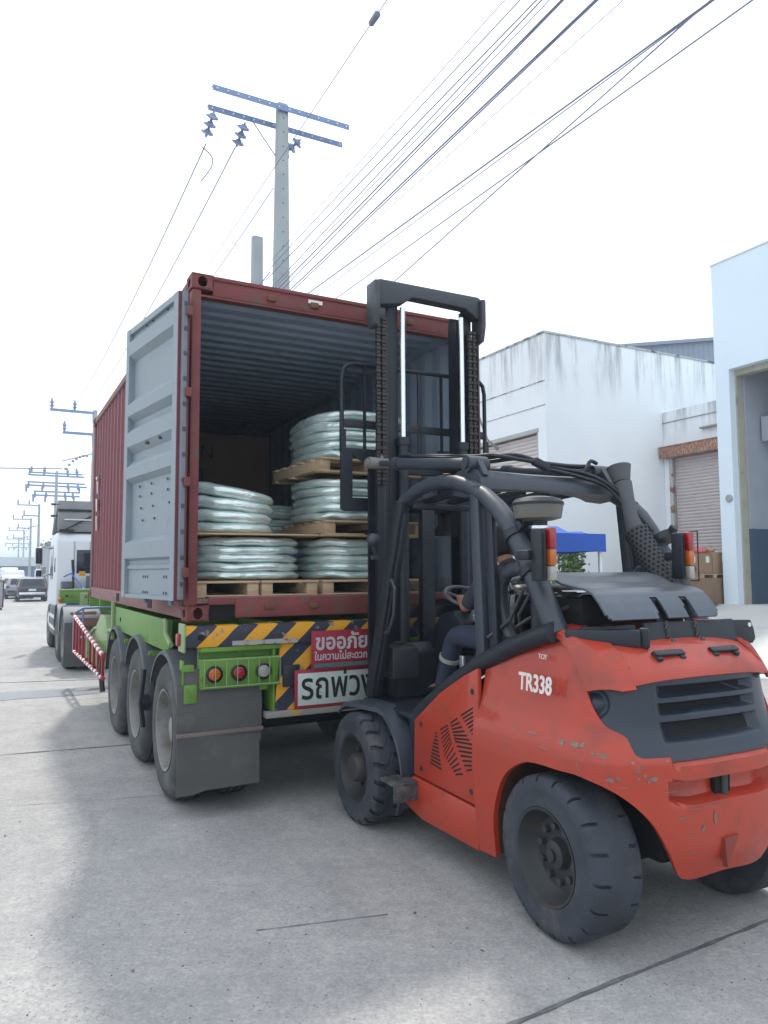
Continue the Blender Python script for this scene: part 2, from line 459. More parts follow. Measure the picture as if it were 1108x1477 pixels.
    bp = N.new('ShaderNodeBump'); bp.inputs['Strength'].default_value = 0.45; bp.inputs['Distance'].default_value = 0.006
    ad = N.new('ShaderNodeMath'); ad.operation = 'SUBTRACT'; L.new(fine.outputs[0], ad.inputs[0]); L.new(mm.outputs[0], ad.inputs[1])
    L.new(ad.outputs[0], bp.inputs['Height']); L.new(bp.outputs[0], b.inputs['Normal'])
    return m
ROAD = road_material()

def stripes(name, ca, cb, period, slope, axis_u='X', wear=(0.22, 0.18, 0.15), wthr=0.56, phase=0.0):
    """diagonal hazard bands in object space, with worn patches"""
    m = bpy.data.materials.new(name); m.use_nodes = True
    N, L, b = nodes(m)
    tc = N.new('ShaderNodeTexCoord'); sp = N.new('ShaderNodeSeparateXYZ'); L.new(tc.outputs['Object'], sp.inputs[0])
    a = N.new('ShaderNodeMath'); a.operation = 'MULTIPLY_ADD'; L.new(sp.outputs['Z'], a.inputs[0]); a.inputs[1].default_value = -slope; L.new(sp.outputs[axis_u], a.inputs[2])
    nw = N.new('ShaderNodeTexNoise'); nw.inputs['Scale'].default_value = 14; L.new(tc.outputs['Object'], nw.inputs['Vector'])
    a2 = N.new('ShaderNodeMath'); a2.operation = 'MULTIPLY_ADD'; L.new(nw.outputs[0], a2.inputs[0]); a2.inputs[1].default_value = 0.02; L.new(a.outputs[0], a2.inputs[2])
    d = N.new('ShaderNodeMath'); d.operation = 'MULTIPLY_ADD'; L.new(a2.outputs[0], d.inputs[0]); d.inputs[1].default_value = 1/period; d.inputs[2].default_value = phase
    fr = N.new('ShaderNodeMath'); fr.operation = 'FRACT'; L.new(d.outputs[0], fr.inputs[0])
    gt = N.new('ShaderNodeMath'); gt.operation = 'GREATER_THAN'; L.new(fr.outputs[0], gt.inputs[0]); gt.inputs[1].default_value = 0.5
    mx = N.new('ShaderNodeMix'); mx.data_type = 'RGBA'; L.new(gt.outputs[0], mx.inputs[0]); mx.inputs[6].default_value = (*ca, 1); mx.inputs[7].default_value = (*cb, 1)
    n2 = N.new('ShaderNodeTexNoise'); n2.inputs['Scale'].default_value = 9; n2.inputs['Detail'].default_value = 9; n2.inputs['Roughness'].default_value = 0.7; L.new(tc.outputs['Object'], n2.inputs['Vector'])
    r = N.new('ShaderNodeValToRGB'); r.color_ramp.elements[0].position = wthr; r.color_ramp.elements[1].position = wthr+0.05; L.new(n2.outputs[0], r.inputs[0])
    m2 = N.new('ShaderNodeMix'); m2.data_type = 'RGBA'; L.new(r.outputs[0], m2.inputs[0]); L.new(mx.outputs[2], m2.inputs[6]); m2.inputs[7].default_value = (*wear, 1)
    L.new(m2.outputs[2], b.inputs['Base Color']); b.inputs['Roughness'].default_value = 0.6
    return m
HAZ = stripes('hazard_stripes', lin((205, 146, 26)), (0.018, 0.022, 0.04), 0.30, 1.05, wthr=0.58)
REDWHITE = stripes('red_white_bands', lin((176, 44, 54)), (0.72, 0.72, 0.72), 0.26, 0.0, axis_u='Y', wear=(0.5, 0.4, 0.4), wthr=0.66)

def stained_wall(name, base, ztop, band, dens=0.5):
    """render with rain streaks below the parapet (stains of the wall itself)"""
    m = bpy.data.materials.new(name); m.use_nodes = True
    N, L, b = nodes(m)
    tc = N.new('ShaderNodeTexCoord'); sp = N.new('ShaderNodeSeparateXYZ'); L.new(tc.outputs['Object'], sp.inputs[0])
    mp = N.new('ShaderNodeMapping'); mp.inputs['Scale'].default_value = (2.2, 2.2, 0.22); L.new(tc.outputs['Object'], mp.inputs[0])
    n = N.new('ShaderNodeTexNoise'); n.inputs['Scale'].default_value = 1.6; n.inputs['Detail'].default_value = 9; n.inputs['Roughness'].default_value = 0.68; L.new(mp.outputs[0], n.inputs['Vector'])
    zr = N.new('ShaderNodeMapRange'); zr.inputs[1].default_value = ztop - band; zr.inputs[2].default_value = ztop; zr.inputs[3].default_value = 0.0; zr.inputs[4].default_value = dens
    L.new(sp.outputs['Z'], zr.inputs[0])
    n3 = N.new('ShaderNodeTexNoise'); n3.inputs['Scale'].default_value = 0.5; n3.inputs['Detail'].default_value = 4; L.new(tc.outputs['Object'], n3.inputs['Vector'])
    mn = N.new('ShaderNodeMapRange'); mn.inputs[1].default_value = 0.47; mn.inputs[2].default_value = 0.66; L.new(n.outputs[0], mn.inputs[0])
    mu = N.new('ShaderNodeMath'); mu.operation = 'MULTIPLY'; L.new(mn.outputs[0], mu.inputs[0]); L.new(zr.outputs[0], mu.inputs[1])
    mx = N.new('ShaderNodeMix'); mx.data_type = 'RGBA'; L.new(mu.outputs[0], mx.inputs[0])
    r0 = N.new('ShaderNodeValToRGB'); r0.color_ramp.elements[0].position = 0.35; r0.color_ramp.elements[1].position = 0.65
    r0.color_ramp.elements[0].color = (base[0]*.93, base[1]*.94, base[2]*.95, 1); r0.color_ramp.elements[1].color = (*base, 1)
    L.new(n3.outputs[0], r0.inputs[0]); L.new(r0.outputs[0], mx.inputs[6]); mx.inputs[7].default_value = (0.12, 0.14, 0.15, 1)
    L.new(mx.outputs[2], b.inputs['Base Color']); b.inputs['Roughness'].default_value = 0.9
    bp = N.new('ShaderNodeBump'); bp.inputs['Strength'].default_value = 0.2; bp.inputs['Distance'].default_value = 0.02; L.new(n.outputs[0], bp.inputs['Height']); L.new(bp.outputs[0], b.inputs['Normal'])
    return m

def film_material():
    m = bpy.data.materials.new('wrapped_hose'); m.use_nodes = True
    N, L, b = nodes(m)
    tc = N.new('ShaderNodeTexCoord')
    n = N.new('ShaderNodeTexNoise'); n.inputs['Scale'].default_value = 5; n.inputs['Detail'].default_value = 4; L.new(tc.outputs['Object'], n.inputs['Vector'])
    r = N.new('ShaderNodeValToRGB'); r.color_ramp.elements[0].position = 0.3; r.color_ramp.elements[1].position = 0.7
    r.color_ramp.elements[0].color = (0.52, 0.68, 0.66, 1); r.color_ramp.elements[1].color = (0.88, 0.97, 0.95, 1)
    L.new(n.outputs[0], r.inputs[0]); L.new(r.outputs[0], b.inputs['Base Color'])
    b.inputs['Roughness'].default_value = 0.19; b.inputs['Metallic'].default_value = 0.45
    b.inputs['Coat Weight'].default_value = 1.0; b.inputs['Coat Roughness'].default_value = 0.08; b.inputs['Specular IOR Level'].default_value = .8
    mp = N.new('ShaderNodeMapping'); mp.inputs['Scale'].default_value = (1.6, 1.6, 5.0); L.new(tc.outputs['Object'], mp.inputs[0])
    n2 = N.new('ShaderNodeTexNoise'); n2.inputs['Scale'].default_value = 3.0; n2.inputs['Detail'].default_value = 4; n2.inputs['Distortion'].default_value = 1.2; L.new(mp.outputs[0], n2.inputs['Vector'])
    bp = N.new('ShaderNodeBump'); bp.inputs['Strength'].default_value = 0.6; bp.inputs['Distance'].default_value = 0.04; L.new(n2.outputs[0], bp.inputs['Height']); L.new(bp.outputs[0], b.inputs['Normal'])
    return m
FILM = film_material()

def text_mesh(txt, size, name, material, parent, loc, rot, depth=0.002, align='LEFT', xs=1.0, bold=0.0):
    c = bpy.data.curves.new('txt', 'FONT'); c.body = txt; c.size = size; c.extrude = depth; c.align_x = align
    c.offset = bold; c.resolution_u = 4
    o = bpy.data.objects.new('txt', c); SC.collection.objects.link(o)
    dg = bpy.context.evaluated_depsgraph_get()
    me = bpy.data.meshes.new_from_object(o.evaluated_get(dg))
    bpy.data.objects.remove(o)
    me.materials.clear(); me.materials.append(material)
    q = bpy.data.objects.new(name, me); SC.collection.objects.link(q)
    q.parent = parent; q.location = loc; q.rotation_euler = rot; q.scale = (xs, 1, 1)
    return q
# ================================================================== SETTING
def sheet(name, pts, z, m, th=0.0):
    b = MB(); b.face([(p[0], p[1], z) for p in pts]); return struct(b.build(name, m))
sheet('ground', [(-900, -300), (900, -300), (900, 1500), (-900, 1500)], -0.02, mat('far_ground', (0.30, 0.30, 0.29), 0.9, var=0.1, vscale=0.05))
sheet('road', [S(-14, -14), S(17.8, -14), S(17.8, 160), S(-14, 160)], 0.0, ROAD)

def joint(a, b, w, seed):
    """tar-filled slab joint with ragged edges, 4 mm proud"""
    rnd = random.Random(seed)
    a = Vector((*a, 0)); b = Vector((*b, 0)); d = b - a; L = d.length; d.normalize(); n = Vector((-d.y, d.x, 0))
    k = int(L / 0.09); rows = [[], []]
    off = 0
    for i in range(k+1):
        off += rnd.uniform(-0.004, 0.004); off *= 0.95
        ww = w * rnd.uniform(0.35, 1.15)
        p = a + d * (L*i/k) + n*off
        rows[0].append((p.x - n.x*ww/2, p.y - n.y*ww/2, 0.004)); rows[1].append((p.x + n.x*ww/2, p.y + n.y*ww/2, 0.004))
    m = MB(); m.grid(rows)
    return struct(m.build('road_joint', mat('joint_tar', (0.17, 0.17, 0.18), 0.9, var=0.4, vscale=14)))
def ext(a, b, t0, t1):
    return ((a[0]+(b[0]-a[0])*t0, a[1]+(b[1]-a[1])*t0), (a[0]+(b[0]-a[0])*t1, a[1]+(b[1]-a[1])*t1))
joint(*ext((0.481, 2.988), (1.003, 3.298), -3, 9), 0.026, 1)
joint((-0.624, 3.736), (0.01, 3.896), 0.008, 2)
joint(*ext((-3.652, 7.23), (-2.609, 7.631), -3, 1.6), 0.03, 3)
joint(*ext((-2.843, 5.655), (-1.899, 5.892), -2.5, 1.4), 0.006, 4)
joint(*ext((-6.08, 11.956), (-4.673, 12.285), -3, 3), 0.05, 5)
# worn pale slab band and a damp patch across the road further up
def patch(cx, cy, lx, ly, m, name, seed, z=0.004):
    rnd = random.Random(seed); pts = []
    for i in range(28):
        t = 2*PI*i/28; k = 1 + rnd.uniform(-.18, .18)
        p = S(cx + lx*k*math.cos(t), cy + ly*k*math.sin(t)); pts.append(p)
    b = MB(); b.face([(p.x, p.y, z) for p in pts]); return struct(b.build(name, m))
patch(0.35, 11.9, 3.2, 0.40, mat('damp_concrete', (0.22, 0.24, 0.27), 0.5, var=0.12, vscale=3), 'damp_patch', 5)
patch(-1.2, 8.6, 0.5, 0.10, mat('damp_concrete', (0.22, 0.24, 0.27), 0.5), 'damp_patch', 6)

m = MB(); rnd = random.Random(21)
for i in range(1500):
    y = 2.6 + 9*rnd.random()**1.7; x = rnd.uniform(-.62, .62)*y
    s_ = rnd.uniform(.0015, .005) * (2.2 if rnd.random() < .04 else 1)
    a = rnd.uniform(0, 6.28); e = rnd.uniform(.5, 2.2)
    pts = [Vector((x + s_*e*math.cos(a), y + s_*e*math.sin(a), 0)), Vector((x - s_*math.sin(a), y + s_*math.cos(a), 0)), Vector((x - s_*e*math.cos(a), y - s_*e*math.sin(a), 0)), Vector((x + s_*math.sin(a), y - s_*math.cos(a), 0))]
    b4 = [m.bm.verts.new(p) for p in pts]; tp = m.bm.verts.new((x, y, s_*.9))
    for k in range(4): m.bm.faces.new((b4[k], b4[(k+1) % 4], tp))
o = m.build('grit', mat('grit_dark', (.16, .155, .15), .9, var=.6, vscale=20)); o['kind'] = 'stuff'
# yard: raised loading apron and ramp in front of the right-hand buildings
APRON = mat('apron_concrete', (0.56, 0.56, 0.54), 0.85, var=0.07, vscale=1.2, dirt=(0.42, 0.42, 0.42), dscale=2, dthr=0.6, dsoft=0.2, bump=0.15, bscale=30)
b = MB()
for x0, x1, za, zb, y0, y1 in [(10.9, 14.9, 0.0, 0.93, -8, 11.66), (14.9, 17.5, 0.93, 0.93, -8, 14.0)]:
    t = [S(x0, y0, za+.004), S(x1, y0, zb+.004), S(x1, y1, zb+.004), S(x0, y1, za+.004)]
    u = [S(x0, y0, -.1), S(x1, y0, -.1), S(x1, y1, -.1), S(x0, y1, -.1)]
    b.face(t)
    for i in range(4):
        j = (i+1) % 4; b.face([t[i], u[i], u[j], t[j]])
b.bb(0, 0.001, 0, 0.001, -0.2, -0.199)
struct(b.build('loading_ramp', APRON))

# ------------------------------------------------------------------ buildings on the right (street axes)
def sbuild(name, label, cat='building'):
    return thing(name, label, cat, (0, 0, 0), STREET)
def slats(m, x, y0, y1, z0, z1, pitch=0.085, d=0.03, axis='X', out=-1):
    """roller shutter: rounded horizontal slats"""
    n = int((z1-z0)/pitch); rows = []
    for i in range(n):
        for k, (f, o) in enumerate([(0, 0), (.12, .6), (.5, 1), (.88, .6), (.97, 0)]):
            z = z0 + (i+f)*pitch; xx = x + out*d*o
            rows.append([(xx, y0, z), (xx, y1, z)] if axis == 'X' else [(y0, xx, z), (y1, xx, z)])
    m.grid(rows)
# weathered white warehouse with the corner towards us
W1 = sbuild('warehouse', 'weathered white warehouse with rain streaks under its parapet and a lilac roller shutter')
SW = stained_wall('stained_white', (0.84, 0.87, 0.89), 7.54, 1.6, .85)
m = MB()
y0, y1, zt = 14.0, 40.0, 7.54
x0 = 11.8; sy0, sy1, sz0, sz1 = 14.30, 18.6, 0.0, 5.22       # street face shutter opening
m.bb(x0, x0+.25, y0, sy0, 0, zt); m.bb(x0, x0+.25, sy0, sy1, sz1, zt); m.bb(x0, x0+.25, sy1, y1, 0, zt)
m.bb(x0+.25, 26, y0, y0+.25, 0, zt)
m.bb(26, 26.25, y0, y1, 0, zt); m.bb(x0+.25, 26, y1-.25, y1, 0, zt)
m.build('wall', SW, W1)
m = MB(); m.bb(x0+.26, 25.99, y0+.26, y1-.26, 6.7, 6.8); m.build('roof', METALR, W1)
m = MB()
for z in (6.35, 5.75): m.bb(x0-.012, x0-.001, y0, y1, z, z+.022)
m.bb(x0-.03, x0+.27, y0-.03, y1, zt, zt+.05); m.bb(x0+.27, 26.25, y0-.03, y0+.28, zt, zt+.05)
m.build('groove', mat('wall_groove', (0.45, 0.47, 0.48), 0.9, dirt=(0.12, 0.13, 0.13), dscale=3, dthr=0.5), W1)
m = MB(); slats(m, x0+.13, sy0+.02, sy1-.02, 0.0, sz1-.1, 0.10, 0.03); sh = m.build('roller_shutter', SHUT, W1)
m = MB(); m.bb(x0-.02, x0+.12, sy0-.02, sy1+.02, sz1-.10, sz1); m.bb(x0+.02, x0+.12, sy0, sy0+.08, 0, sz1-.1); m.build('shutter_frame', mat('shutter_frame', (.55, .55, .52), .7), W1)
# lamp bracket pipe
m = MB(); m.tube([(x0-.02, 15.94, 4.95), (x0-.45, 15.8, 5.15), (x0-.75, 15.85, 5.95)], 0.028, 8); m.cyl((x0-.02, 15.94, 4.95), (x0-.1, 15.92, 4.98), .06)
m.build('bracket_pipe', mat('pipe_rust', (.42, .38, .36), .8, var=.3, vscale=9), W1)
# low wing between the two
W2 = sbuild('warehouse_wing', 'low white wing with a rust-hooded roller shutter between the two white buildings')
SW2 = stained_wall('stained_white_low', (0.84, 0.87, 0.89), 5.92, 0.9, .8)
m = MB(); x0, y0, y1, zt = 15.79, 11.75, 13.99, 5.92
oy0, oy1, oz1 = 12.0, 13.69, 4.72
m.bb(x0, x0+.22, oy1, y1, .93, zt); m.bb(x0, x0+.22, y0, oy0, .93, zt); m.bb(x0, x0+.22, oy0, oy1, oz1, zt)
m.bb(x0+.22, 26, y0, y0+.2, .93, zt); m.bb(x0+.22, 26, y1-.2, y1, .93, zt)
m.build('wall', SW2, W2)
m = MB(); m.bb(x0+.22, 26, y0+.2, y1-.2, zt-.5, zt-.4); m.build('roof', METALR, W2)
m = MB(); slats(m, x0+.12, oy0, oy1, .93, oz1, 0.085, 0.028); m.build('roller_shutter', SHUT, W2)
m = MB(); m.bb(x0-.22, x0+.1, oy0-.1, oy1+.26, oz1-.06, oz1+.22, .01); m.bb(x0-.24, x0+.1, oy0-.1, oy1+.28, oz1+.22, oz1+.24); m.build('shutter_hood', RUSTH, W2)
m = MB(); m.bb(x0-.05, x0+.09, oy1, oy1+.10, .93, oz1-.06)
m.build('shutter_rail', mat('rail_rusty', (0.62, 0.62, 0.60), .8, dirt=lin((160, 100, 76)), dscale=3.5, dthr=.52, dsoft=.06), W2)
m = MB(); m.bb(x0-.12, x0, 12.1, 12.75, 5.27, 5.31); m.bb(x0-.02, x0-.001, y0, y1, 5.62, 5.64); m.build('ledge', mat('ledge_grey', (.4, .4, .38), .9), W2)
# right-hand pale blue building with the tall doorway
W3 = sbuild('blue_white_building', 'tall pale blue-white building with a deep open doorway at the right edge')
m = MB(); x0, ye, zt = 15.0, 11.70, 8.95
dy1, dz = 11.33, 6.36; dy0 = 5.5
m.bb(x0, x0+.2, dy1, ye, .93, zt); m.bb(x0, x0+.2, dy0, dy1, dz, zt); m.bb(x0, x0+.2, -6, dy0, .93, zt)
m.bb(x0+.2, 27, ye-.14, ye, .93, zt)
m.build('wall', BLUEW, W3)
m = MB(); m.bb(x0-.02, x0+.22, -6, ye+.02, zt, zt+.03); m.build('coping', mat('coping', (.6, .68, .76), .8), W3)
m = MB(); m.bb(x0+.2, x0+.42, dy1-.04, dy1+.2, .93, dz+.2); m.bb(x0+.2, x0+.42, dy0, dy1-.04, dz-.14, dz+.2); m.build('door_frame', CREAMJ, W3)
m = MB(); m.bb(x0+1.9, x0+2.1, -6, ye-.26, 2.66, 10.0 if 0 else 8.5); m.bb(x0+.43, x0+1.9, ye-.45, ye-.26, 2.66, 8.5); m.build('inner_wall', GREYW, W3)
m = MB(); m.bb(x0+1.88, x0+2.12, -6, ye-.26, .93, 2.66); m.bb(x0+.43, x0+1.88, ye-.47, ye-.26, .93, 2.66); m.build('inner_dado', BLUED, W3)
m = MB(); m.bb(x0+.9, x0+1.9, 4, ye-.5, 4.72, 5.3); m.build('inner_beam', GREYW, W3)
m = MB(); m.bb(x0+.2, 27, -6, ye-.14, 8.5, 8.6); m.build('roof', METALR, W3)
m = MB(); m.lathe([(-.045, .02), (-.04, .075), (-.012, .095), (0, .095)], (x0, 11.45, 3.36), 'X', 20); m.build('round_lamp', mat('round_fitting', (.45, .48, .5), .4), W3)
# metal shed behind
W4 = sbuild('metal_shed', 'blue-grey ribbed metal shed roofline behind the warehouse parapet')
m = MB(); rows = [[], []]
def shed_top(x): return 13.93 + (x-30)*.196
for i in range(190):
    x = 26.6 + i*0.11; d = 0.05 if i % 4 < 2 else 0
    rows[0].append((x, 30-d, 4)); rows[1].append((x, 30-d, shed_top(x)))
m.grid(rows, th=.02); m.build('wall', METALR, W4)
m = MB(); m.prism([(26.4, shed_top(26.4)+.01), (47.6, shed_top(47.6)+.01), (47.6, shed_top(47.6)+.2), (26.4, shed_top(26.4)+.2)], 'Y', 29.7, 60); m.build('roof', METALR, W4)

# ------------------------------------------------------------------ cartons by the right building
def carton(x, y, z, sx, sy, sz, label, m_, cat='box', name='cardboard_carton', tape=True, lab=True):
    t = thing(name, label, cat, S(x, y, z), STREET, 'cartons stacked by the wing shutter')
    m = MB(); m.bb(-sx/2, sx/2, -sy/2, sy/2, 0, sz, .006); m.build('body', m_, t)
    if tape:
        m = MB(); m.bb(-sx/2-.003, sx/2+.003, -.03, .03, sz*.72, sz+.003); m.build('tape', TAN, t)
    if lab:
        m = MB(); m.bb(-sx/2-.004, -sx/2-.001, -sy*.34, -sy*.08, sz*.55, sz*.86); m.bb(sx*.05, sx*.3, -sy/2-.004, -sy/2-.001, sz*.55, sz*.86); islands(m, 'label_sticker', PAPER, t)
    return t
carton(14.85, 12.15, .934, 1.1, .75, .60, 'big brown wooden-look crate under the small pallet beside the blue-white building', CARTD, name='crate', lab=False)
carton(14.62, 12.12, 1.63, .46, .5, .47, 'left cardboard carton standing on the small pallet by the rusty shutter', CART)
carton(15.14, 12.10, 1.63, .55, .5, .50, 'right cardboard carton with a white label, on the small pallet against the blue-white building', CART)
t = thing('small_pallet', 'small grey-brown pallet between the big crate and the two cartons', 'pallet', S(14.87, 12.13, 1.534), STREET)
m = MB(); m.bb(-.52, .52, -.32, .32, .075, .093); m.build('deck', WOOD, t)
for k in (-.42, 0, .42):
    m = MB(); m.bb(k-.06, k+.06, -.32, .32, .0, .074); m.build('bearer', WOOD, t)
def bundle(x, y, z, r, m_, label, seed):
    m = MB(); m.sphere((0, 0, r*.45), r, (1.2, .9, .62), 20, 12)
    rnd = random.Random(seed)
    m.warp(lambda c: c + c.normalized() * (mnoise.noise(c*14 + Vector((seed, 0, 0)))*.035))
    o = m.build('cloth_bundle', m_); o.location = S(x, y, z); o.rotation_euler = (0, 0, seed)
    return tag(o, label, 'cloth', 'cloth bundles on the cartons')
bundle(14.72, 12.08, 2.10, .16, PINK, 'crumpled pink and white cloth lying on top of the cartons', 1)
bundle(15.02, 12.10, 2.12, .14, TAN, 'crumpled tan cloth beside the pink one on the cartons', 2)

# ------------------------------------------------------------------ blue canopy tent
TX, TY = 8.22, 8.45
t = thing('canopy_tent', 'blue pop-up canopy tent on thin white legs in front of the white warehouse', 'tent', S(TX-1.5 + .0, TY+1.5, 0), STREET)
m = MB(); n = 12
def cz(u, v):
    e = max(abs(u), abs(v)); return 2.27 + 0.62*(1-e)**1.25 - .04*math.sin(PI*abs(u if abs(u) < abs(v) else v))*e
rows = [[(1.5*(2*i/n-1), 1.5*(2*j/n-1), cz(2*i/n-1, 2*j/n-1)) for i in range(n+1)] for j in range(n+1)]
m.grid(rows, th=.004)
for a, bq in [((-1.5, -1.5), (1.5, -1.5)), ((1.5, -1.5), (1.5, 1.5)), ((1.5, 1.5), (-1.5, 1.5)), ((-1.5, 1.5), (-1.5, -1.5))]:
    rr = [[], []]
    for i in range(13):
        f = i/12; x = a[0]+(bq[0]-a[0])*f; y = a[1]+(bq[1]-a[1])*f; o = .012*math.sin(i*2.1)
        rr[0].append((x*1.003, y*1.003, 2.27)); rr[1].append((x*(1.003+o*.4), y*(1.003+o*.4), 2.0 + .01*math.sin(i*1.3)))
    m.grid(rr, th=.003)
m.build('canopy', CAN, t)
for sx in (-1, 1):
    for sy in (-1, 1):
        q = MB(); q.bb(sx*1.44-.022, sx*1.44+.022, sy*1.44-.022, sy*1.44+.022, 0, 2.24, .003); q.build('leg', WHITEP, t)
q = MB()
for s_ in (-1, 1):
    q.beam((-1.44, s_*1.44, 2.2), (1.44, s_*1.44, 2.2), .02, .03); q.beam((s_*1.44, -1.44, 2.2), (s_*1.44, 1.44, 2.2), .02, .03)
q.build('frame', WHITEP, t)

# ------------------------------------------------------------------ plants and trees
def leaves(m, c, rad, n, size, seed, hollow=.35):
    rnd = random.Random(seed)
    for i in range(n):
        while True:
            p = Vector((rnd.uniform(-1, 1), rnd.uniform(-1, 1), rnd.uniform(-1, 1)))
            if hollow*hollow < p.length_squared < 1: break
        k = 0.72 + .42*mnoise.noise(p*2.2 + Vector((seed, 0, 0)))*2
        p = Vector((p.x*rad[0], p.y*rad[1], p.z*rad[2]))*k + Vector(c)
        q = Euler((rnd.uniform(0, 6.3), rnd.uniform(0, 6.3), rnd.uniform(0, 6.3))).to_matrix()
        s_ = size*rnd.uniform(.6, 1.3)
        pts = [q @ Vector(v) * s_ + p for v in [(-.5, 0, 0), (0, -.28, .06), (.5, 0, 0), (0, .28, .06)]]
        m.bm.faces.new([m.bm.verts.new(v) for v in pts])
def bush(x, y, h, r, n, size, label, seed, m_=CROWN1, name='shrub', cat='shrub', group='shrubs in the yard', z0=0.0):
    t = thing(name, label, cat, S(x, y, z0), 0, group)
    rnd = random.Random(seed)
    s = MB()
    for k in range(7):
        a = rnd.uniform(0, 6.28); e = Vector((math.cos(a)*r*.7, math.sin(a)*r*.7, h*rnd.uniform(.55, .95)))
        s.tube([(0, 0, 0), e*.45 + Vector((0, 0, h*.12)), e], [.03, .018, .006], 6)
    s.build('stem', BARK, t)
    m = MB()
    for k in range(9):
        a = rnd.uniform(0, 6.28); rr = r*rnd.uniform(0, .75)
        leaves(m, (math.cos(a)*rr, math.sin(a)*rr, h*rnd.uniform(.35, .9)), (r*.42, r*.42, h*.2), n//9, size, seed*10+k, .1)
    m.build('foliage', m_, t, fix=False)
    return t
bush(9.5, 11.4, 1.95, .55, 900, .11, 'low light green shrub left of the canopy leg', 11)
bush(11.0, 12.3, 2.35, .75, 1500, .11, 'taller leafy shrub right behind the canopy leg', 12)
bush(13.6, 12.9, 2.2, .5, 900, .11, 'green shrub seen beside the crate and the rusty shutter rail', 13)
bush(5.9, 9.3, 2.3, 1.0, 2600, .12, 'bright green bush seen through the cab between the pillars', 14, mat('bright_leaf', (.20, .36, .07), .6, var=.4, vscale=2.5))
def tree(x, y, h, r, n, size, label, seed, m_=CROWN2):
    t = thing('roadside_tree', label, 'tree', S(x, y, 0), 0, 'trees along the far street')
    rnd = random.Random(seed)
    s = MB(); s.tube([(0, 0, 0), (.1, 0, h*.3), (0, .1, h*.6), (0, 0, h*.85)], [h*.035, h*.028, h*.018, .02], 8)
    for k in range(6):
        a = rnd.uniform(0, 6.28); z = h*rnd.uniform(.3, .6)
        s.tube([(0, 0, z), (math.cos(a)*r*.4, math.sin(a)*r*.4, z+h*.14), (math.cos(a)*r*.8, math.sin(a)*r*.8, z+h*.2)], [h*.014, h*.01, .01], 6)
    s.build('trunk', BARK, t)
    m = MB()
    for k in range(12):
        a = rnd.uniform(0, 6.28); rr = r*rnd.uniform(.1, .75)
        leaves(m, (math.cos(a)*rr, math.sin(a)*rr, h*rnd.uniform(.42, .93)), (r*.45, r*.45, h*.15), n//12, size, seed*10+k, .15)
    m.build('crown', m_, t, fix=False)
TL = ['dark roadside tree just left of the white truck cab', 'rounded green tree behind the truck mirror', 'paler tree further up the street behind the poles', 'far small tree at the end of the pole row']
for i, (x, y, h, r) in enumerate([(6.3, 47, 5.6, 1.9), (6.0, 58, 4.6, 1.5), (6.4, 74, 6.0, 2.0), (6.6, 96, 5.5, 2.2)]):
    tree(x, y, h, r, 1800, .28, TL[i], 30+i, CROWN1 if i else CROWN2)

# ------------------------------------------------------------------ far buildings
W5 = sbuild('far_warehouse', 'long pale-roofed blue-grey warehouse closing the far end of the street')
m = MB(); m.bb(-30, 6.2, 112, 130, 0, 2.7); m.build('wall', mat('far_wall', lin((118, 140, 168)), .8, var=.05), W5)
m = MB(); m.bb(-31, 6.8, 111, 131, 2.7, 3.9); m.build('roof', mat('far_roof', lin((200, 206, 212)), .8, var=.04), W5)
m = MB()
for k in range(6): m.bb(-26+k*5.4, -23.4+k*5.4, 111.9, 112, 0, 1.7)
islands(m, 'door', mat('far_door', lin((70, 86, 108)), .8), W5)
W6 = sbuild('far_house', 'small pale far house behind the row of power poles')
m = MB(); m.bb(4.9, 9.5, 82, 94, 0, 4.6); m.build('wall', mat('far_house_wall', (.55, .57, .60), .85, var=.05), W6)
m = MB(); m.prism([(4.6, 4.6), (9.8, 4.6), (7.2, 5.9)], 'Y', 81.6, 94.4); m.build('roof', mat('far_house_roof', (.38, .36, .36), .8), W6)
m = MB()
for k in range(3): m.bb(4.86, 4.89, 84+k*3, 85.4+k*3, 1.2, 2.4)
islands(m, 'window', GLASSD, W6)
W7 = sbuild('roadside_wall', 'long low grey boundary wall behind the poles on the right kerb', 'wall')
m = MB(); m.bb(5.6, 5.8, 20, 110, 0, 1.9)
for k in range(31): m.bb(5.54, 5.86, 20+k*3, 20.25+k*3, 0, 2.0)
m.build('wall', mat('boundary_wall', (.40, .41, .42), .9, var=.12), W7)

# ------------------------------------------------------------------ power poles
def pole(name, label, x, y, h, w0, w1, d=None, group=None):
    t = thing(name, label, 'power pole', S(x, y, 0), STREET, group)
    m = MB(); rows = []
    for z, w in ((0, w0), (h, w1)):
        c = .03
        a = w/2; b_ = (d or w)/2 * (w/w0)
        rows.append([(-a+c, -b_, z), (a-c, -b_, z), (a, -b_+c, z), (a, b_-c, z), (a-c, b_, z), (-a+c, b_, z), (-a, b_-c, z), (-a, -b_+c, z)])
    m.grid(rows, cu=True)
    m.face(rows[1])
    m.build('post', CONCP, t)
    return t
P1 = pole('power_pole', 'tall square concrete power pole with a double steel crossarm behind the container', 4.30, 12.0, 9.98, .40, .20, .30)
m = MB()
for i in range(26):
    z = 3.2 + i*.26
    m.cyl((.0, -.30/2*(.40-.20*z/9.98)/.40-.004, z), (.0, -.05, z), .011, 8)
m.build('bolt_hole', VOID, P1)
def arm(m, x0, x1, y, z, a=.10, th=.012):
    """steel angle crossarm"""
    m.bb(x0, x1, y-th/2, y+th/2, z, z+a); m.bb(x0, x1, y+th/2, y+a*.8, z+a-th, z+a)
for y, z in ((-.13, 9.80), (.17, 9.62)):
    m = MB(); arm(m, -1.27, 1.25, y, z); m.build('crossarm', GALV, P1)
m = MB()
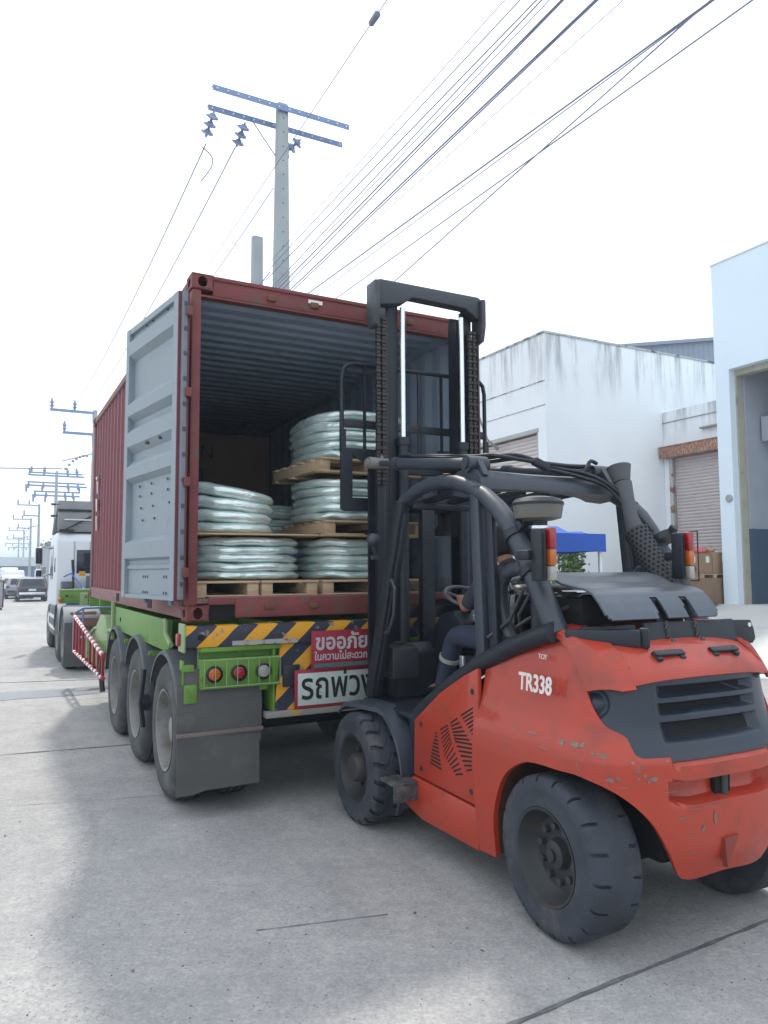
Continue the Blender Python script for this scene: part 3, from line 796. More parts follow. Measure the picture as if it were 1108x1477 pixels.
for k in range(14):
    x = -1.2+k*.184; m.cyl((x, -.145, 9.85), (x, -.137, 9.85), .016, 8); m.cyl((x, .155, 9.67), (x, .164, 9.67), .016, 8)
islands(m, 'arm_bolt', WHITEP, P1)
for s_ in (-1, 1):
    m = MB(); m.beam((s_*.55, .1, 9.65), (s_*.11, .05, 9.05), .03, .008); m.build('brace', GALV, P1)
def disc_string(parent, p, d, n=3):
    p = Vector(p); d = Vector(d).normalized()
    m = MB()
    q = Matrix(((1, 0, 0), (0, 1, 0), (0, 0, 1)))
    rot = Vector((0, 0, -1)).rotation_difference(d).to_matrix().to_4x4()
    t = MB()
    prof = [(0, .012)]
    z = -.03
    for k in range(n):
        prof += [(z, .02), (z-.015, .05), (z-.03, .055), (z-.05, .105), (z-.075, .115), (z-.09, .09), (z-.10, .03)]
        z -= .135
    prof += [(z-.02, .012)]
    t.lathe(prof, (0, 0, 0), 'Z', 18)
    t.warp(lambda c: (rot @ c) + p)
    t.build('insulator', INSUL, parent)
disc_string(P1, (-1.17, .16, 9.62), (-.12, .65, -.62))
disc_string(P1, (-.62, .16, 9.58), (-.12, .70, -.60))
disc_string(P1, (.42, .16, 9.55), (-.55, .45, -.52))
P2 = pole('short_pole', 'short round-topped concrete stub pole left of the tall pole', 4.24, 13.17, 8.02, .26, .20)
for s_ in (-1, 1):
    m = MB(); m.beam((0, 0, 6.95), (s_*.3, -.05, 6.98), .03, .03); m.lathe([(6.9, .02), (6.93, .05), (6.98, .03), (7.03, .05), (7.08, .02)], (s_*.3, -.05, 0), 'Z', 10); m.build('spool_insulator', INSUL, P2)

def far_pole(label, x, y, h, kind):
    t = pole('street_pole', label, x, y, h, .34, .2, None, 'power poles along the far street')
    if kind == 'L':
        for z, L, n in ((h-.15, 2.1, 2), (h-1.25, 1.5, 1)):
            m = MB(); m.bb(-L, .1, -.06, .06, z-.06, z+.06); m.beam((-.1, 0, z), (-.1, 0, z-.5), .1, .06); m.build('crossarm', GALV, t)
            for k in range(n):
                xx = -L+.08+k*(L*.5)
                q = MB(); q.lathe([(z+.06, .02), (z+.12, .06), (z+.22, .10), (z+.3, .05), (z+.36, .11), (z+.46, .06), (z+.58, .03)], (xx, 0, 0), 'Z', 10); q.build('insulator', INSUL, t)
        q = MB()
        for k in range(7): q.sphere((-.35-k*.16, 0, h-2.35-.02*k*k), .075, (1, 1, 1), 8, 6)
        q.tube([(0, 0, h-2.2), (-1.5, 0, h-3.3+.6)], .03, 6); q.build('insulator_chain', INSUL, t)
    else:
        for z, L in ((h-.2, 2.0), (h-1.0, 2.2), (h-1.75, 1.7)):
            m = MB(); m.bb(-L, L, -.06, .06, z-.06, z+.06); m.build('crossarm', GALV, t)
            for xx in (-L+.1, -L*.45, L*.4, L*.75):
                q = MB(); s_ = 1 if z > h-.5 else -1
                q.lathe([(z, .02), (z+s_*.12, .08), (z+s_*.22, .1), (z+s_*.3, .05), (z+s_*.4, .1), (z+s_*.52, .03)], (xx, 0, 0), 'Z', 10); q.build('insulator', INSUL, t)
    return t
far_pole('far pole with two left-pointing arms just above the container front edge', 4.40, 39.8, 9.95, 'L')
far_pole('front one of the twin far poles with three crossarms above the truck cab', 4.24, 62.7, 9.45, 'T')
far_pole('rear one of the twin far poles above the truck cab', 4.55, 67.2, 10.2, 'T')
far_pole('far pole with a transformer box left of the truck cab', 4.24, 86.1, 9.0, 'L')
far_pole('fourth far pole leftwards along the street', 4.24, 104.5, 8.7, 'L')
far_pole('fifth far pole leftwards along the street', 4.24, 127, 8.4, 'L')
far_pole('last tiny pole at the end of the street', 4.24, 152, 8.2, 'T')

# ------------------------------------------------------------------ overhead wires (each its own thing)
def wire(pts, r, label, name='overhead_wire', group='overhead wires crossing the sky', sag=0.0, n=24):
    """pts in street axes: two ends, sagging between"""
    a, b_ = Vector(pts[0]), Vector(pts[-1]); o = []
    for i in range(n+1):
        f = i/n; p = a.lerp(b_, f); p.z -= sag*4*f*(1-f); o.append(S(*p))
    m = MB(); m.tube(o, r, 6); w = m.build(name, WIRE)
    return tag(w, label, 'wire', group)
WX = 4.02
WL = [((11.6, 6.97), (5.23, 6.97), 'thin uppermost wire of the left bundle rising over the container'),
      ((11.35, 6.725), (4.78, 6.65), 'second wire from the left in the bundle rising over the container'),
      ((11.02, 6.50), (4.70, 6.60), 'third wire from the left, close under the second'),
      ((10.70, 6.37), (4.46, 6.424), 'thick fourth wire in the middle of the left bundle'),
      ((10.6, 6.29), (4.44, 6.405), 'wire twisted close along the thick middle one'),
      ((10.55, 6.15), (4.09, 6.15), 'lower thick wire of the left bundle'),
      ((10.4, 6.10), (4.06, 6.13), 'wire running tight beside the lower thick one'),
      ((10.54, 6.04), (3.8, 5.945), 'thin lone wire right of the left bundle'),
      ((10.11, 5.837), (3.05, 5.407), 'thick long wire of the right group running to the top right'),
      ((9.71, 5.70), (3.03, 5.395), 'thin wire close beside the thick one of the right group'),
      ((8.86, 5.413), (2.77, 5.204), 'rightmost wire, reaching the top right corner'),
      ((7.75, 5.036), (3.06, 5.414), 'steep wire crossing the two rightmost ones')]
WL += [((11.5, 6.86), (4.95, 6.81), 'extra thin wire between the two uppermost ones of the left bundle'), ((10.9, 6.44), (4.62, 6.53), 'fine wire just above the thick middle one of the left bundle')]
rw = [.0045, .007, .0065, .009, .007, .009, .007, .0035, .008, .0045, .006, .006, .006, .005]
for i, (a, c, lb) in enumerate(WL):
    A = Vector((WX, a[0], a[1])); B = Vector((WX, c[0], c[1])); d = B - A
    far = Vector((4.1, 12.0 + .05*(i % 3), A.z + (12.0 - A.y)*(-d.z/d.y)*-1 if abs(12-A.y) > .05 else A.z))
    p0 = A + d * ((12.0 - A.y)/d.y); p1 = A + d * ((-14 - A.y)/d.y) if i not in (11,) else A + d*((-2 - A.y)/d.y)
    p0 = A - d * 0.0 if i >= 8 and False else p0
    # beyond the pole they run on down the street
    wire([p0, p1], rw[i], lb)
for i, (z, lb) in enumerate([(6.9, 'upper wire running on behind the container to the far poles'), (6.3, 'lower wire running on behind the container to the far poles')]):
    wire([(4.1, 12.0, z), (4.1, 39.8, z+.2)], .01, lb, sag=.5)
wire([(3.02, 12.25, 9.05), (3.02, 39.7, 9.35)], .011, 'left power line falling away from the outermost insulator', sag=.45)
wire([(3.52, 12.2, 9.1), (3.52, 39.7, 9.35)], .011, 'middle power line falling away from the second insulator', sag=.5)
wire([(4.15, 12.0, 8.42), (4.0, 39.7, 8.2)], .009, 'thin stay wire leaving the tall pole shaft to the left', sag=.3)
wire([(2.95, 40, 6.9), (-30, 44, 7.0)], .03, 'far wire crossing the sky at the left edge', sag=.3)
m = MB(); L0 = [(3.01, 12.2, 9.0), (3.02, 12.5, 8.95)]
cur = []
for i in range(15):
    f = i/14; a = PI*(-.15 + 1.15*f)
    cur.append(S(3.03 + .20*math.sin(PI*f), 12.6, 9.18 - .62*f + .10*math.sin(PI*f)))
m.tube(cur, .011, 6); o = m.build('jumper_loop', WIRE); tag(o, 'short looped jumper wire hanging below the left insulator', 'wire')
m = MB(); c = S(2.2, 6.55, 7.0)
d = S(0, 1, 0) * .0 + (S(0, -1, .02)).normalized()
p = Vector((-0.00954872, 0.944134, 0.73887382))*7.6 + Vector((0, 0, CAM_H))
m.tube([p - d*6.5, p - d*.10, p - d*.075, p + d*.075, p + d*.10, p + d*3], [.005, .005, .032, .036, .005, .005], 10)
o = m.build('inline_insulator', WIRE); tag(o, 'small cylindrical insulator on a thin wire high above the pole', 'insulator')
# ================================================================== CONTAINER, TRAILER, TRACTOR  (container axes: x right, y forward)
C0 = Vector((-1.421, 5.40, 0.0))
DECK = 1.365
def CW(x, y, z=0.0): return C0 + MS @ Vector((x, y, z))
ct = thing('shipping_container', 'open maroon shipping container loaded with wrapped hose coils, standing on the green trailer', 'container', CW(0, 0, DECK), STREET)
CWD, CL, CH = 2.438, 6.058, 2.591
def corr(L, pitch=.278, depth=.034, off=0.0):
    pts = []; y = off
    while y < L:
        for dy, d in ((0, 0), (.072, 0), (.14, 1), (.21, 1)):
            if y+dy < L: pts.append((y+dy, d*depth))
        y += pitch
    pts.append((L, 0)); return pts
cy = corr(5.72)
# left side, right side, front end, roof: corrugated sheet with its own thickness
for sgn, x in ((1, .035), (-1, CWD-.035)):
    m = MB(); m.grid([[(x + sgn*d - sgn*.012, .17+y, z) for y, d in cy] for z in (.16, 1.3, 2.50)], th=.004 if sgn < 0 else -.004)
    o = m.build('side_panel', MAROON, ct, 25)
    m = MB(); m.grid([[(x + sgn*d + sgn*.004, .17+y, z) for y, d in cy] for z in (.16, 1.3, 2.545)]); m.build('side_lining', INNER, ct, 25)
cx = corr(2.3, .25, .034)
m = MB(); m.bb(.05, CWD-.05, CL-.16, CL-.004, 2.49, 2.588, .004); m.bb(.05, CWD-.05, CL-.16, CL-.004, .0, .17, .004); m.build('front_rail', MARRAIL, ct)
m = MB(); m.grid([[(.07+x, CL-.07-d, z) for x, d in cx] for z in (.16, 2.5)], th=.004); m.build('end_panel', MAROON, ct, 25)
m = MB(); m.grid([[(.07+x, CL-.085-d, z) for x, d in cx] for z in (.16, 2.5)]); m.build('end_lining', INNER, ct, 25)
cr_ = corr(5.8, .209, .028)
m = MB(); m.grid([[(x, .12+y, 2.565-d) for y, d in cr_] for x in (.03, 1.2, CWD-.03)], th=.003); m.build('roof_panel', MAROON, ct, 25)
rl = []
yy = 0.0
while yy < 5.8:
    rl += [(yy, 0), (yy+.095, 0), (yy+.11, .028), (yy+.185, .028), (yy+.20, 0)]; yy += .209
m = MB(); m.grid([[(x, .12+y, 2.535-d) for y, d in rl] for x in (.05, 1.2, CWD-.05)]); m.build('roof_lining', INNER, ct, 15)
m = MB(); m.bb(.051, .085, .15, CL-.17, 2.44, 2.56); m.bb(CWD-.085, CWD-.051, .15, CL-.17, 2.44, 2.56); islands(m, 'rail_lining', INNER, ct)
m = MB(); m.bb(.05, CWD-.05, .02, CL-.06, .13, .165); m.build('floor', mat('container_floor', (.20, .13, .10), .85, var=.2, vscale=4, stretch=(8, 1, 1), dirt=(.3, .26, .22), dscale=6), ct)
# rear frame
for x0, x1 in ((0.004, .075), (CWD-.075, CWD-.004)):
    m = MB(); m.bb(x0, x1, .004, .14, .115, 2.47, .012); m.build('corner_post', MAROONF, ct)
m = MB(); m.bb(.16, CWD-.16, .006, .10, 2.435, 2.575, .008); m.bb(.16, CWD-.16, -.005, .02, 2.555, 2.585, .004); m.bb(.07, CWD-.07, .012, .09, 2.42, 2.436)
m.build('door_header', MAROONF, ct)
m = MB(); m.bb(.16, .36, .01, .11, .118, .165, .004); m.bb(.36, CWD-.36, .002, .12, .02, .165, .006); m.bb(CWD-.36, CWD-.16, .01, .11, .118, .165, .004)
m.build('door_sill', MAROONF, ct)
m = MB(); m.bb(.165, CWD-.165, .012, .14, .166, .176); m.build('sill_plate', MARRAIL, ct)
m = MB()
for x0, x1 in ((.17, .36), (CWD-.36, CWD-.17)): m.bb(x0, x1, .03, .2, .005, .117)
islands(m, 'lifting_pocket', VOID, ct)
m = MB()
for x in (.62, .98, 1.48, 1.86):
    m.box((x, -.006, 2.49), (.07, .03, .05), None, .01); m.box((x, -.006, .10), (.08, .03, .05), None, .01)
islands(m, 'locking_cam_keeper', RUSTSP, ct)
m = MB(); m.bb(.93, 1.05, -.004, .004, 2.505, 2.535); m.build('worn_sticker', PAPER, ct)
# corner castings
def casting(x, z, y, sx, sy):
    m = MB()
    w, l, h = .162, .178, .118
    x0, x1 = (x, x+w*sx); y0, y1 = (y, y+l*sy)
    X0, X1 = min(x0, x1), max(x0, x1); Y0, Y1 = min(y0, y1), max(y0, y1)
    # hollow block: 6 walls with an oval opening in the outward faces
    t = .028
    def facehole(plane, c, a0, a1, b0, b1, ra, rb):
        n = 20; outer = []; inner = []
        ca, cb = (a0+a1)/2, (b0+b1)/2
        for k in range(n):
            an = 2*PI*k/n + PI/n; dx, dz = math.cos(an), math.sin(an)
            s_ = min((a1-a0)/2/abs(dx) if abs(dx) > 1e-6 else 9, (b1-b0)/2/abs(dz) if abs(dz) > 1e-6 else 9)
            outer.append((ca+dx*s_, cb+dz*s_)); inner.append((ca+dx*ra, cb+dz*rb))
        rows = []
        for ring, off in ((outer, 0), (inner, 0), (inner, t)):
            if plane == 'Y': rows.append([(p[0], c + off*sy, p[1]) for p in ring])
            else: rows.append([(c + off*sx, p[0], p[1]) for p in ring])
        m.grid(rows, cu=True)
    facehole('Y', y, X0, X1, z, z+h, .036, .042)
    facehole('X', x, Y0, Y1, z, z+h, .045, .034)
    m.bb(X0, X1, Y0, Y1, z+h-.012, z+h); m.bb(X0, X1, Y0, Y1, z, z+.012)
    if sx > 0: m.bb(X1-.01, X1, Y0, Y1, z+.012, z+h-.012)
    else: m.bb(X0, X0+.01, Y0, Y1, z+.012, z+h-.012)
    if sy > 0: m.bb(X0, X1, Y1-.01, Y1, z+.012, z+h-.012) if z > 1 else m.bb(X0, X1, Y1-.01, Y1, z+.012, z+h-.012)
    m.build('corner_casting', MAROONF, ct, fix=True)
for z in (0, CH-.118):
    casting(0, z, 0, 1, 1); casting(CWD, z, 0, -1, 1)
    casting(0, z, CL, 1, -1); casting(CWD, z, CL, -1, -1)
# rails
for x0, x1 in ((.004, .05), (CWD-.05, CWD-.004)):
    m = MB(); m.bb(x0, x1, .18, CL-.18, .018, .158, .004)
    m.build('bottom_side_rail', MARRAIL, ct)
    m = MB(); m.bb(x0, x1+.01 if x0 < 1 else x1, .18, CL-.18, 2.50, 2.575, .004); m.build('top_side_rail', MARRAIL, ct)
    m = MB(); m.bb(x0+.0, x1, CL-.15, CL-.004, .118, 2.47, .01); m.build('front_post', MARRAIL, ct)
m = MB(); m.bb(-.002, .03, 1.35, 1.53, .045, .13); m.bb(-.002, .03, 3.25, 3.43, .045, .13)
islands(m, 'forklift_pocket', VOID, ct)
# lettering patches on the left side, seen at a grazing angle
m = MB()
for y, z0, z1, w in ((5.38, 2.28-DECK+.02, 2.50-DECK, .10), (5.40, 2.56-DECK, 2.74-DECK, .13), (5.36, 2.80-DECK, 2.98-DECK, .10), (5.42, 3.02-DECK, 3.05-DECK, .2)):
    for k in range(3):
        m.prism([(y+k*.02, z0), (y+w*.5, z0+.01), (y+w, z1), (y+.02, z1-.03*k)], 'X', -.004-.001*k, -.002-.001*k)
    y += .28
m.build('side_lettering', PAPER, ct)
# doors: each is a framed, pressed panel, swung right round
def door(sx, label=None):
    d = MB(); W_, H_ = 1.165, 2.26
    # door lies in local plane: u from hinge 0..W_, thickness t 0..0.05 (outside at 0, inside at .05)
    prof = [(0.0, 0), (.10, 0), (.12, 1), (.30, 1), (.36, 0), (.48, 0), (.53, 1), (.98, 1)]
    zs = [(0, .018), (.225, .018), (.235, .030), (.26, .030), (.265, .018), (.30, .018), (.32, .052), (.44, .052), (.48, .002),
          (.94, .002), (.98, .052), (1.07, .052), (1.13, .0), (1.19, .0), (1.25, .052), (1.36, .052), (1.42, .0), (1.46, .0), (1.51, .052), (1.60, .052), (1.66, .002), (1.98, .002), (2.03, .052), (2.14, .052), (2.17, .018), (2.26, .018)]
    return W_, H_, zs
def build_door(hx, ang, side):
    """a part of the container: an Empty-less leaf made of frame, skin, gasket, rods, hinges"""
    W_, H_, zs = door(1)
    rot = Matrix.Rotation(ang, 4, 'Z'); base = Matrix.Translation(Vector((hx, -.035, .155)))
    T = base @ rot
    def fin(mb, name, m_, par=None):
        mb.warp(lambda c: T @ c)
        return mb.build(name, m_, par or ct, 20)
    # local: u along +y (away from the hinge), inside face towards -x*side
    s_ = side
    def X(v): return s_*v
    m = MB()
    rows = [[(X(d), u, z) for u in (.06, .60, W_-.06)] for z, d in zs]
    m.grid(rows, th=.004 if s_ < 0 else -.004)
    leaf = fin(m, 'door', DOORG)
    m = MB(); m.bb(X(0), X(.055), 0, .085, .0, H_, .004); m.bb(X(0), X(.055), W_-.075, W_, 0, H_, .004)
    m.bb(X(0), X(.05), .085, W_-.075, H_-.05, H_, .003); m.bb(X(0), X(.05), .085, W_-.075, 0, .03, .003)
    fin(m, 'door_frame', DOORG, leaf)
    m = MB(); m.bb(X(-.002), X(.03), -.052, -.004, .01, H_-.01, .004); fin(m, 'gasket', GASKET, leaf)
    m = MB(); m.bb(X(-.035), X(-.004), -.004, .02, 0.0, H_); m.bb(X(-.02), X(.05), -.003, .0, 0, H_); fin(m, 'door_edge', MAROON, leaf)
    m = MB()
    for k in range(12): m.box((X(.012), -.054, .12+k*.185), (.03, .006, .03))
    for z, n in ((.05, 3), (.17, 3)):
        for k in (.22, .27, .62, .67, .72): m.cyl((X(.019), k, z), (X(.026), k, z), .011, 8)
    for z in (.62, .72, .82, .90):
        for k in (.2, .55, .82): m.cyl((X(.013), k+.05*math.sin(z*9), z), (X(.02), k+.05*math.sin(z*9), z), .010, 8)
    for k in (.35, .62, .65): m.cyl((X(.03), k, 1.22+.01*k), (X(.054), k, 1.22+.01*k), .012, 8)
    for k in (.28, .6, .75): m.cyl((X(.018), k, 2.21), (X(.03), k, 2.21), .014, 8)
    m.warp(lambda c: T @ c); islands(m, 'bolt', mat('dark_bolt', (.10, .085, .08), .7, var=.2), leaf)
    for k in (.30, .86):
        m = MB(); m.cyl((X(-.045), k, -.04), (X(-.045), k, H_+.05), .017, 10)
        for z in (.1, .8, 1.5, 2.15): m.box((X(-.03), k, z), (.05, .07, .05), None, .005)
        fin(m, 'lock_rod', GALV, leaf)
    m = MB()
    m.bm.free()
    for z in (.2, .85, 1.5, 2.1):
        m = MB(); m.box((X(-.01), -.04, z), (.045, .08, .07), None, .008); fin(m, 'hinge', MAROONF, leaf)
    return leaf
build_door(-.055, R(9), -1)
build_door(CWD+.055, R(-9), 1)['label'] = 'right container door, seen only as a thin edge beyond the mast'

# ------------------------------------------------------------------ load inside the container
ZF = DECK + .166
def pallet(x, y, z, wx, wy, label, nst=3, rz=0.0, h=.125):
    t = thing('wooden_pallet', label, 'pallet', CW(x, y, z), STREET+rz, 'pallets under the wrapped hose coils')
    for k in range(nst):
        xx = .05 + k*(wx-.10)/(nst-1)
        m = MB(); m.bb(xx-.045, xx+.045, 0.012, wy-.012, .019, h-.02, .003); m.build('stringer', WOOD, t)
    n = max(5, int(wy/.16))
    for k in range(n):
        yy = .045 + k*(wy-.09)/(n-1)
        m = MB(); m.bb(0, wx, yy-.045, yy+.045, h-.018, h, .002)
        m.warp(lambda c: c + Vector((0, 0, -.006*math.sin(PI*c.x/wx)*(1 if k else 1.6)))); m.build('top_board', WOOD, t)
    for k in (0, n//2, n-1):
        yy = .05 + k*(wy-.10)/(n-1)
        m = MB(); m.bb(0, wx, yy-.05, yy+.05, 0, .018, .002); m.build('bottom_board', WOOD, t)
    return t
def coil(x, y, z, rx, ry, h, n, label, seed, tilt=(0, 0), slump=0.0, rz=0.0):
    """a stack of flattened hose rings wrapped in film: each ring its own part"""
    t = thing('hose_coil', label, 'hose coil', CW(x, y, z), STREET+rz, 'film-wrapped hose coils in the container')
    rnd = random.Random(seed); ph = h/n
    for k in range(n):
        m = MB(); rows = []
        ax = rx*(1-rnd.uniform(0, .03)) ; ay = ry*(1-rnd.uniform(0, .03)); ox = rnd.uniform(-.008, .008) + slump*k
        N = 56; K = 14; tr = .13
        for i in range(N):
            a = 2*PI*i/N; c_, s_ = math.cos(a), math.sin(a)
            e = .72
            ux = math.copysign(abs(c_)**e, c_); uy = math.copysign(abs(s_)**e, s_)
            ring = []
            for j in range(K):
                b = 2*PI*j/K; cb, sb = math.cos(b), math.sin(b)
                q = math.copysign(abs(cb)**.8, cb); w = math.copysign(abs(sb)**.85, sb)
                rr = 1 - (tr - tr*q)/max(rx, .3)
                wob = .010*mnoise.noise(Vector((c_*2.2, s_*2.2, k*.8+seed)))
                zz = (k+.5)*ph + w*ph*.585 + wob*1.5 + tilt[0]*ux*ax*k/n + tilt[1]*uy*ay*k/n
                ring.append((ux*ax*rr + ox + wob, uy*ay*rr + wob, zz))
            rows.append(ring)
        m.grid(rows, cu=True, cv=True); m.build('hose_ring', FILM, t, 60)
    # stretch film round the stack, sagging between the rings
    return t
PD = .13
pallet(.085, .14, ZF, .505, 1.05, 'left of the two narrow pallets under the bottom left hose coil, beside the door post', 2)
pallet(.605, .14, ZF, .475, 1.05, 'right of the two narrow pallets under the bottom left hose coil', 2)
pallet(1.125, .14, ZF, 1.02, 1.05, 'wide pallet under the bottom right hose coil, partly behind the mast', 3)
coil(.573, .68, ZF+PD, .485, .50, .335, 5, 'bottom left wrapped hose coil with five bulging rings and blue pen marks', 1)
coil(1.60, .68, ZF+PD, .515, .50, .335, 5, 'bottom right wrapped hose coil, directly under the plywood sheet and behind the mast', 2)
m = MB(); m.bb(0, 1.0, 0, 1.1, 0, .012); m.warp(lambda c: c+Vector((0, 0, .008*math.sin(c.x*7)))); o = m.build('plywood_sheet', PLY); o.location = CW(.08, .13, ZF+PD+.345); o.rotation_euler = (0, 0, STREET)
tag(o, 'thin plywood sheet lying on the bottom left hose coil', 'board', 'plywood sheets between the coils')
m = MB(); m.bb(0, 1.11, 0, 1.1, 0, .012); m.warp(lambda c: c+Vector((0, 0, .008*math.sin(c.x*6+2)))); o = m.build('plywood_sheet', PLY); o.location = CW(1.09, .13, ZF+PD+.345); o.rotation_euler = (0, 0, STREET)
tag(o, 'thin plywood sheet lying on the bottom right hose coil', 'board', 'plywood sheets between the coils')
Z2 = ZF+PD+.36
coil(.47, .80, Z2, .40, .50, .38, 4, 'upper left wrapped hose coil with a sloping top, lying on the left plywood sheet', 3, tilt=(-.16, 0.0))
pallet(1.15, .16, Z2, .95, 1.05, 'middle pallet of the right stack, on the right plywood sheet', 3)
coil(1.60, .68, Z2+PD, .50, .48, .36, 5, 'middle wrapped hose coil of the right stack, between two pallets', 4, tilt=(0, 0))
pallet(1.13, .22, Z2+PD+.40, 1.0, 1.05, 'topmost pallet, carrying the highest hose coil, slightly askew', 3, rz=R(3))
coil(1.62, .78, Z2+PD+.53, .50, .52, .40, 5, 'topmost wrapped hose coil, highest in the right stack', 5, tilt=(.03, -.08))
coil(1.22, 1.75, Z2-.0, .36, .45, .34, 5, 'small shadowed hose coil behind, between the upper left coil and the right stack', 6)
pallet(.95, 1.30, ZF, .95, 1.1, 'hidden pallet deep in the container carrying the small rear coil', 3) if False else None
coil(1.22, 1.75, ZF+.002, .36, .45, Z2-ZF-.01, 5, 'lower rear hose coil carrying the small shadowed one', 7)
t = thing('big_carton', 'large brown carton with a blue square mark and dark lettering, deep inside the container', 'box', CW(.72, 3.3, ZF), STREET)
m = MB(); m.bb(-.62, 1.02, 0, 1.2, 0, 1.84, .008); m.build('body', mat('dark_carton', (.17, .115, .09), .85, var=.1), t)
m = MB(); m.bb(-.16, .20, -.004, -.001, 1.0, 1.42); m.build('blue_mark', mat('carton_blue', (.03, .06, .16), .8), t)
m = MB(); m.bb(-.62, 1.02, -.003, -.001, 1.80, 1.83); m.bb(.98, 1.0, -.003, -.001, 0, 1.8); m.build('tape', mat('carton_tape', (.12, .085, .07), .6), t)
text_mesh('ON', .22, 'lettering', mat('carton_ink', (.03, .02, .02), .8), t, (-.02, -.006, 1.54), (PI/2, 0, 0), .001)
# blue pen scribble on the film
m = MB()
rnd = random.Random(4)
for k in range(3):
    pts = []
    for i in range(14):
        pts.append((.80+i*.012+rnd.uniform(-.004, .004), .176 + .0035*(i/14)**2, ZF+PD+.222-k*.018+.012*math.sin(i*1.9+k)))
    m.tube([CW(*q) for q in pts], .0016, 4)
o = m.build('pen_scribble', mat('pen_blue', (.05, .10, .35), .6)); tag(o, 'blue pen scribble on the film of the bottom left coil', 'writing')

# ------------------------------------------------------------------ TRAILER
tr = thing('container_trailer', 'green skeletal container trailer with black and yellow striped rear beam and three axles', 'trailer', CW(0, 0, 0), STREET)
def P(m, name, m_, par=None, sharp=35): return m.build(name, m_, par or tr, sharp)
m = MB(); m.bb(-.035, CWD+.035, -.125, .03, 1.19, 1.34, .008); P(m, 'rear_beam', HAZ)
m = MB(); m.bb(-.05, -.034, -.13, .035, 1.16, 1.36, .004); P(m, 'beam_end_plate', GREENP)
m = MB(); m.bb(CWD+.034, CWD+.05, -.13, .035, 1.16, 1.36, .004); P(m, 'beam_end_plate', GREENP)
m = MB(); m.box((-.062, -.02, 1.245), (.03, .05, .09), None, .012); P(m, 'side_marker', REDL)
m = MB(); m.cyl((.075, -.128, 1.262), (.075, -.12, 1.262), .024, 16); m.cyl((.62, -.128, 1.215), (.62, -.12, 1.215), .012, 10); islands(m, 'hole', VOID, tr)
m = MB(); m.bb(.30, .80, -.129, -.126, 1.195, 1.228); P(m, 'reflector_tape', mat('dirty_tape', (.42, .42, .42), .6, dirt=(.25, .15, .1), dscale=20, dthr=.55))
for x in (.62, 1.72):
    m = MB(); m.bb(x, x+.10, .0, 9.4, 1.16, 1.36, .006) if False else m.bb(x, x+.12, .031, 9.4, 1.02, 1.345, .004); P(m, 'main_beam', GREEN)
m = MB()
m.bb(-.01, .02, .55, 3.40, 1.10, 1.345, .003); P(m, 'outrigger', GREEN)
m = MB(); m.bb(CWD-.02, CWD+.01, .55, 3.40, 1.10, 1.345, .003); P(m, 'outrigger', GREEN)
m = MB()
for y in (.8, 2.2, 3.36, 4.5, 5.9, 7.3, 8.7): m.bb(.02 if y < 3.5 else .3, .619, y, y+.1, 1.12, 1.34); m.bb(1.841, CWD-.03 if y < 3.5 else 2.1, y, y+.1, 1.12, 1.34); m.bb(.741, 1.719, y, y+.1, 1.1, 1.3)
islands(m, 'cross_member', GREEN, tr)
m = MB(); m.tube([(-.03, .62, 1.345), (-.03, .55, 1.33), (-.04, .50, 1.25), (-.045, .30, 1.18)], .02, 8); P(m, 'bracket_arm', GREENP); m = MB(); m.bb(-.045, -.01, 3.42, 3.47, .98, 1.40, .004); P(m, 'bracket_post', GREENP)
m = MB(); m.cyl((-.012, 3.0, 1.225), (-.016, 3.0, 1.225), .022, 14); P(m, 'beam_hole', VOID)
# centre striped board, lower plank, signs
m = MB(); m.prism([(.63, .70), (2.30, .70), (2.30, 1.188), (.675, 1.188)], 'Y', -.10, -.075); P(m, 'striped_board', HAZ)
m = MB(); m.bb(.615, .63, -.105, .1, .70, 1.17); m.bb(2.30, 2.315, -.105, .1, .70, 1.17); islands(m, 'board_edge', GREEN, tr)
m = MB(); m.bb(.555, 2.4, -.14, -.06, .655, .699, .004); P(m, 'bumper_plank', mat('worn_plank', (.28, .26, .24), .8, var=.2, dirt=lin((190, 150, 50)), dscale=5, dthr=.6))
m = MB(); m.bb(.69, .82, -.125, -.101, .87, 1.03, .005); P(m, 'black_box', BLACKP)
sg = MB(); sg.bb(.775, 1.575, -.135, -.128, .705, .988, .002); sg = P(sg, 'plate_sign', SIGNR)
m = MB(); m.bb(.80, 1.55, -.1395, -.1355, .725, .962, .001); P(m, 'sign_face', LITW, sg)
text_mesh('รถพ่วง', .268, 'lettering', INKB, sg, (.822, -.141, .772), (PI/2, 0, 0), .001, bold=.0035, xs=.82)
sr = MB(); sr.bb(.90, 1.425, -.155, -.150, .985, 1.275, .002); sr = P(sr, 'apology_sign', SIGNR)
text_mesh('ขออภัย', .158, 'lettering', SILV, sr, (.93, -.1565, 1.135), (PI/2, 0, 0), .001, bold=.004, xs=.98)
text_mesh('ในความไม่สะดวก', .078, 'lettering', SILV, sr, (.925, -.1565, 1.055), (PI/2, 0, 0), .001, bold=.0015, xs=.87)
m = MB(); m.bb(.925, 1.40, -.1575, -.1555, 1.0, 1.028); P(m, 'sign_strip', SIGNT, sr)
